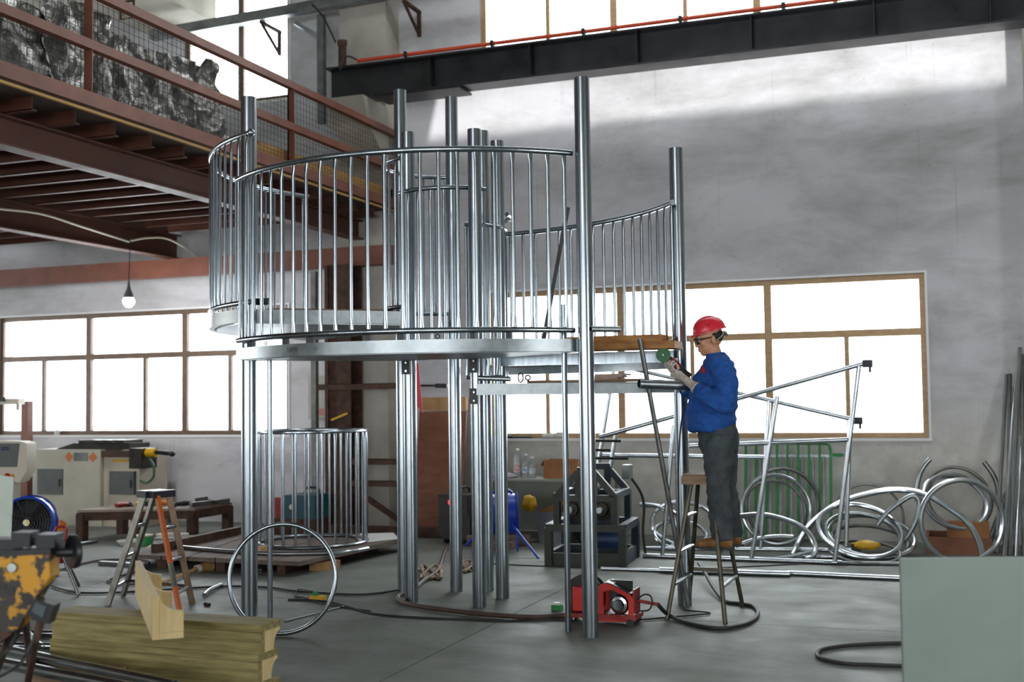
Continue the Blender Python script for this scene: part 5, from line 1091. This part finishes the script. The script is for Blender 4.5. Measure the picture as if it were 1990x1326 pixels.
part('name_strip', MB().mm((-10.2, 12.326, .835), (-9.93, 12.33, .875)), yellow_paint, bm0)
# control console and posts at the left edge
cnp = lambda a, b, d=0: S(a, b, 12.6)+fw*d
cn = thing('control_console', S(20, 1040, 12.6)*1, 'white machine console with grey panel at the left edge', 'console')
ORG[cn] = V3((cnp(20, 950).x, cnp(20, 950).y, 0)); cn.location = ORG[cn]
part('housing', MB().prism([cnp(-30, 858), cnp(38, 858), cnp(52, 862), cnp(52, 915), cnp(38, 938), cnp(-30, 940)], fw*.25), cream_paint, cn)
part('panel', MB().prism([cnp(-28, 862, -.01), cnp(38, 862, -.01), cnp(33, 908, -.01), cnp(-28, 908, -.01)], fw*.012), grey_panel, cn); part('screen', MB().prism([cnp(3, 868, -.014), cnp(18, 868, -.014), cnp(18, 876, -.014), cnp(3, 876, -.014)], fw*.004), pbr('screen_blue', '3c3f58', None, .2), cn)
part('button', MB().ball(cnp(15, 925, -.01), .03, 10, 6), red_paint, cn); part('button', MB().ball(cnp(24, 926, -.01), .025, 10, 6), yellow_paint, cn)
bs = cnp(12, 940); part('pedestal', MB().mm((bs.x-.1, bs.y-.1, 0), (bs.x+.1, bs.y+.1, bs.z+.02)), beige_paint, cn)
q = W(51, 1004, 12.75); solo('steel_post', MB().mm((q.x-.06, 12.7, 0), (q.x+.06, 12.8, W(51, 780, 12.75).z)), rust_bright, 'short red oxide post standing behind the console', 'post')
mc = W(10, 778, 12.3); mh = thing('drill_head', (mc.x, mc.y, 0), 'pale machine head with dark clamps above the console', 'machine head')
part('column', MB().mm((mc.x-.35, mc.y-.06, 0), (mc.x-.2, mc.y+.08, mc.z+.2)), cream_paint, mh); part('arm', MB().mm((mc.x-.35, mc.y-.1, mc.z-.06), (mc.x+.32, mc.y+.02, mc.z+.02)), cream_paint, mh); part('clamp', MB().mm((mc.x-.02, mc.y-.12, mc.z-.02), (mc.x+.1, mc.y-.1, mc.z+.04)), rubber, mh); part('nozzle', MB().cyl((mc.x+.27, mc.y-.05, mc.z-.14), (mc.x+.27, mc.y-.05, mc.z), .025, 8), cream_paint, mh)
wp = [S(-40, 918, 7.4), S(26, 928, 7.4), S(20, 1062, 7.4), S(-40, 1075, 7.4)]
wpt = thing('white_plate', (wp[1].x, wp[1].y, 0), 'pale painted steel plate standing at the left edge', 'plate'); gl0 = [V3((p.x, p.y, 0)) for p in wp]
part('sheet', MB().prism(wp, fw*.012), pbr('pale_plate_paint', 'b4bfb4', 'a5b0a5', .5, 0, 4, 5), wpt); part('foot', MB().mm((gl0[1].x-.12, gl0[1].y, 0), (gl0[1].x-.08, gl0[1].y+.03, wp[2].z+.1)), steel_dark, wpt)
# blue fan, left
fc = S(57, 1014, 10.6); fax = (-_f+_r0*.16); fax.z = 0; fax.normalize()
fn = thing('drum_fan', (fc.x, fc.y, 0), 'round blue floor fan at the left edge behind the yellow machine', 'fan')
part('drum', MB().lathe([(.215, -.1), (.235, -.095), (.222, -.07), (.222, .07), (.238, .095), (.22, .105), (.21, .09), (.21, -.09), (.215, -.1)], fc, fax, 40), blue_paint, fn)
grille(fc+fax*.1, fax, .215, fn); back_disc(fc-fax*.09, fax, .205, fn); blades(fc, fax, .19, fn, pbr('fan_blade_dark', '3a2f2c', None, .5))
part('badge', MB().lathe([(0, 0), (.03, 0), (.03, .008), (0, .008)], fc+fax*.106, fax, 16), pbr('fan_badge', 'd9c84a', 'dfe3e6', .5, 0, 30, 1), fn)
for s_ in (-1, 1): part('leg', MB().cyl(fc+_r0*(s_*.2)-V3((0, 0, .05)), V3((fc.x, fc.y, 0))+_r0*(s_*.26)+V3((0, 0, .012)), .014, 8), blue_paint, fn)

# yellow hydraulic tool in the left foreground
D0 = 4.75
yp = lambda a, b, d=0.0: S(a, b, D0)+fw*d
ym = thing('yellow_vise_machine', V3((yp(30, 1200).x, yp(30, 1200).y, 0)), 'chipped yellow pipe machine with black screw in the left foreground', 'machine')
part('side_plate', MB().prism([yp(-60, 1082), yp(96, 1078), yp(97, 1122), yp(78, 1148), (yp(34, 1222)), yp(26, 1228), yp(-60, 1232)], fw*.10), chipped, ym)
for a, b, r in ((5, 1140, 8), (22, 1149, 8), (54, 1164, 11)): part('hole', MB().lathe([(0, -.004), (r/474, -.004), (r/474, 0)], yp(a, b), fw, 18), rubber, ym)
part('bolt_head', MB().lathe([(0, -.012), (.018, -.012), (.022, 0)], yp(25, 1103), fw, 14), galv_dull, ym)
part('top_bed', MB().prism([yp(-60, 1086, -.01), yp(100, 1076, -.01), yp(100, 1066, -.01), yp(-60, 1074, -.01)], fw*.16), black_steel, ym)
for a, b, c, d in ((18, 54, 1037, 1066), (66, 102, 1041, 1070), (-50, 22, 1050, 1076)): part('clamp_block', MB().prism([yp(a, d, .02), yp(b, d-2, .02), yp(b, c, .02), yp(a, c, .02)], fw*.1), black_steel, ym)
part('screw', MB().cyl(yp(-40, 1056, .06), yp(70, 1058, .06), .014, 12), steel_dark, ym); part('nut', MB().cyl(yp(38, 1057, .06), yp(49, 1057, .06), .024, 6), steel_dark, ym)
part('drive_shaft', MB().cyl(yp(100, 1078, .06), yp(136, 1077, .06), .02, 12), steel_dark, ym); part('drive_wheel', MB().lathe([(0, -.01), (.068, -.012), (.07, 0), (.068, .012), (0, .01)], yp(132, 1076, .06), (_r0+fw*.9).normalized(), 28), black_steel, ym)
part('rib', MB().prism([yp(-60, 1232, .03), yp(34, 1222, .03), yp(-20, 1262, .03), yp(-60, 1262, .03)], fw*.04), rust_dark, ym)
def ground_leg(a, b, a2, b2, d): 
    p = yp(a, b, d); q = G(a2, b2); return p, q
for a, b, a2, b2, d in ((20, 1222, -40, 1395, .02), (-40, 1228, -120, 1400, .08), (26, 1222, 60, 1310, .12)): p, q = ground_leg(a, b, a2, b2, d); part('leg', MB().cyl(p, q, .017, 10), rust_dark, ym)
part('hose', MB().tube(spl([yp(30, 1225, .05), yp(18, 1260, .0), yp(-5, 1290, -.05), G(-60, 1390, .02)], 6), .01, 8), rubber, ym)
sb = thing('foot_switch', V3((yp(70, 1300).x, yp(70, 1300).y, 0)), 'dark switch box on a slanted stand beside the yellow machine', 'switch box')
part('box', MB().prism([yp(62, 1187, -.06), yp(78, 1160, -.06), yp(117, 1172, -.06), yp(105, 1208, -.06), yp(76, 1200, -.06)], fw*.07), black_steel, sb); part('window', MB().prism([yp(74, 1183, -.064), yp(82, 1166, -.064), yp(102, 1174, -.064), yp(95, 1196, -.064)], fw*.004), pbr('grey_glass', '4b5557', None, .25), sb)
part('stand', MB().tube([yp(86, 1203, -.03), yp(76, 1240, -.03), G(46, 1370, .01)], .016, 10), rust_dark, sb); part('cable', MB().tube(spl([yp(80, 1215, -.03), yp(60, 1270, -.05), yp(30, 1298, -.05), G(-60, 1345, .02)], 6), .008, 8), rubber, sb)
# red tripod machine behind it
q = G(153, 1159); rt = thing('tripod_stand', (q.x-.25, q.y+.1, 0), 'dark red pipe stand on steel tripod legs behind the yellow machine', 'tripod stand'); hd = V3((q.x-.26, q.y+.05, .46))
part('head', MB().box(hd-V3((0, 0, .1)), (.14, .12, .2)), red_dark, rt); part('handle_loop', MB().tube(spl([hd+V3((-.04, 0, .0)), hd+V3((-.02, 0, .09)), hd+V3((.08, 0, .09)), hd+V3((.07, 0, .0))], 5), .012, 8), red_dark, rt)
for e in (q+V3((0, 0, .01)), q+V3((-.55, -.1, .01)), q+V3((-.35, .4, .01))): part('leg', MB().cyl(hd-V3((0, 0, .05)), e, .016, 10), galv_old, rt)
part('cross_bar', MB().cyl((q+V3((0, 0, 0))).lerp(hd, .45), (q+V3((-.55, -.1, 0))).lerp(hd, .45), .01, 8), galv_old, rt)
# loose floor pipes, cables and bits
for i, (p, q, r, lab) in enumerate((((-60, 1258, .2), (340, 1345, .2), .028, 'uppermost long tube of the pair in the lower left corner'), ((-60, 1288, .2), (300, 1360, .2), .03, 'lower long tube of the pair in the lower left corner'), ((-60, 1236), (118, 1238), .022, 'far straight tube left of the timber stack'), ((-60, 1260), (116, 1262), .02, 'straight tube left of the timber stack, nearest the pair'), ((28, 1212), (78, 1264), .024, 'short tube lying askew by the yellow machine'))):
    solo('straight_pipe', MB().pipe(G(*p)+V3((0, 0, r)), G(*q)+V3((0, 0, r)), r, .004, 14), galv_bright, lab, 'pipe', 'tubes on the floor in the left foreground')
sq = G(120, 1372); solo('timber_block', MB().mm((sq.x-.25, sq.y+.02, 0), (sq.x+.3, sq.y+.14, .2)), wood_old, 'timber block carrying the pair of tubes in the lower left corner', 'block')
solo('bent_offcut', MB().tube(spl([G(397, 1157, .02), G(408, 1147, .024), G(430, 1137, .02)], 5), .018, 12), galv, 'short bent pipe offcut on the floor left of the hoop', 'pipe')
solo('pipe_fitting', MB().cyl(G(398, 1174, .015), G(407, 1176, .012), .014, 10), steel_dark, 'tiny dark fitting on the floor below the bent offcut', 'fitting')
br = thing('straw_brush', G(370, 1112), 'straw hand brush lying on the floor before the platform', 'brush')
part('handle', MB().cyl(G(318, 1132, .025), G(378, 1108, .03), .018, 10), wood_raw, br); part('bristles', MB().tube([G(378, 1108, .03), G(395, 1103, .04), G(412, 1100, .045)], .04, 12, rr=[.025, .045, .055]), pbr('straw', '8a6a3c', '6f5230', .9, 0, 30, 4, bump=.4), br); part('binding', MB().tube([G(381, 1107, .032), G(388, 1105, .036)], .038, 12), bag_white, br)
yx = G(618, 1168); yk = thing('power_strip', yx, 'yellow extension socket with green plug on the floor', 'socket'); part('body', MB().box(yx+V3((0, 0, .02)), (.12, .06, .04)), yellow_paint, yk); part('plug', MB().box(yx+V3((-.02, 0, .055)), (.035, .035, .035)), green_paint, yk)
part('cord', MB().tube(spl([yx+V3((-.02, 0, .07)), G(600, 1148, .06), G(580, 1146, .02), G(574, 1160, .008), G(590, 1162, .008), G(640, 1176, .008), G(720, 1188, .008)], 7), .006, 6), rubber, yk)
solo('floor_cable', MB().tube(spl([G(100, 1140, .012), G(150, 1152, .012), G(230, 1152, .012), G(330, 1146, .012), G(440, 1140, .012), G(520, 1142, .012), G(580, 1150, .012), G(700, 1156, .012), G(780, 1146, .012)], 7), .009, 6), rubber, 'long black cable lying from the yellow machine to the posts', 'cable')
solo('floor_cable', MB().tube(spl([G(105, 1110, .014), G(150, 1098, .014), G(190, 1090, .014), G(240, 1088, .014), G(290, 1092, .014), G(260, 1112, .014), G(225, 1122, .014), G(210, 1130, .014), G(250, 1136, .014), G(300, 1134, .014)], 7), .011, 6), hose_brown, 'coiled brown cable on the floor behind the trestle ladder', 'cable')
solo('floor_channel', MB().bar(G(195, 1094, .02), G(285, 1100, .02), .06, .035), galv_old, 'short steel channel on the floor behind the trestle ladder', 'channel')
solo('floor_tube', MB().pipe(G(140, 1060, .02), G(188, 1052, .02), .02, .004, 12), galv_dull, 'short tube on the floor before the welding table', 'pipe')

# things on the window sills and under the welding table
solo('sill_tool', MB().cyl((-4.98, 13.2, 1.123), (-4.72, 13.2, 1.123), .012, 8).cyl((-4.98, 13.2, 1.123), (-5.06, 13.2, 1.123), .02, 8), steel_dark, 'dark tool lying on the right window sill above the bottles', 'tool')
solo('slipper', lump((-4.50, 13.19, 1.111), .05, (1.9, .6, .6), 2.5), white_paint, 'white slipper on the right window sill', 'slipper', 'slippers on the sill')
solo('slipper', lump((-4.36, 13.19, 1.111), .05, (1.5, .6, .8), 4.5), white_paint, 'taller white slipper right of the other on the window sill', 'slipper', 'slippers on the sill')
solo('sill_cup', MB().lathe([(.035, 0), (.04, .07), (.036, .07), (.03, .005), (0, .005)], (-11.9, 13.2, 1.161), (0, 0, 1), 14), paper_white, 'small white cup on the left window sill', 'cup')
st_ = (TF+TB)/2; solo('paper_sheet', MB().prism([G(285, 1066, .004), G(372, 1060, .004), G(395, 1048, .004), G(300, 1052, .004)], (0, 0, .004)), paper_white, 'white sheet on the floor before the welding table', 'sheet')
solo('plastic_tray', MB().lathe([(.16, 0), (.2, .045), (.19, .045), (.15, .006), (0, .006)], G(262, 1058), (0, 0, 1), 24), white_paint, 'white round tray on the floor beside the tins', 'tray')
solo('orange_helmet', MB().lathe([(.13, 0), (.12, .03), (.1, .08), (.06, .115), (0, .125)], G(112, 1030), (0, 0, 1), 20), orange_sticker, 'orange dome on the floor left of the welding table', 'helmet')
solo('yellow_tape', MB().bar((-7.02, 12.42, 1.36), (-6.8, 12.42, 1.44), .01, .025), yellow_paint, 'short yellow strip tied across the rusty column', 'strip')
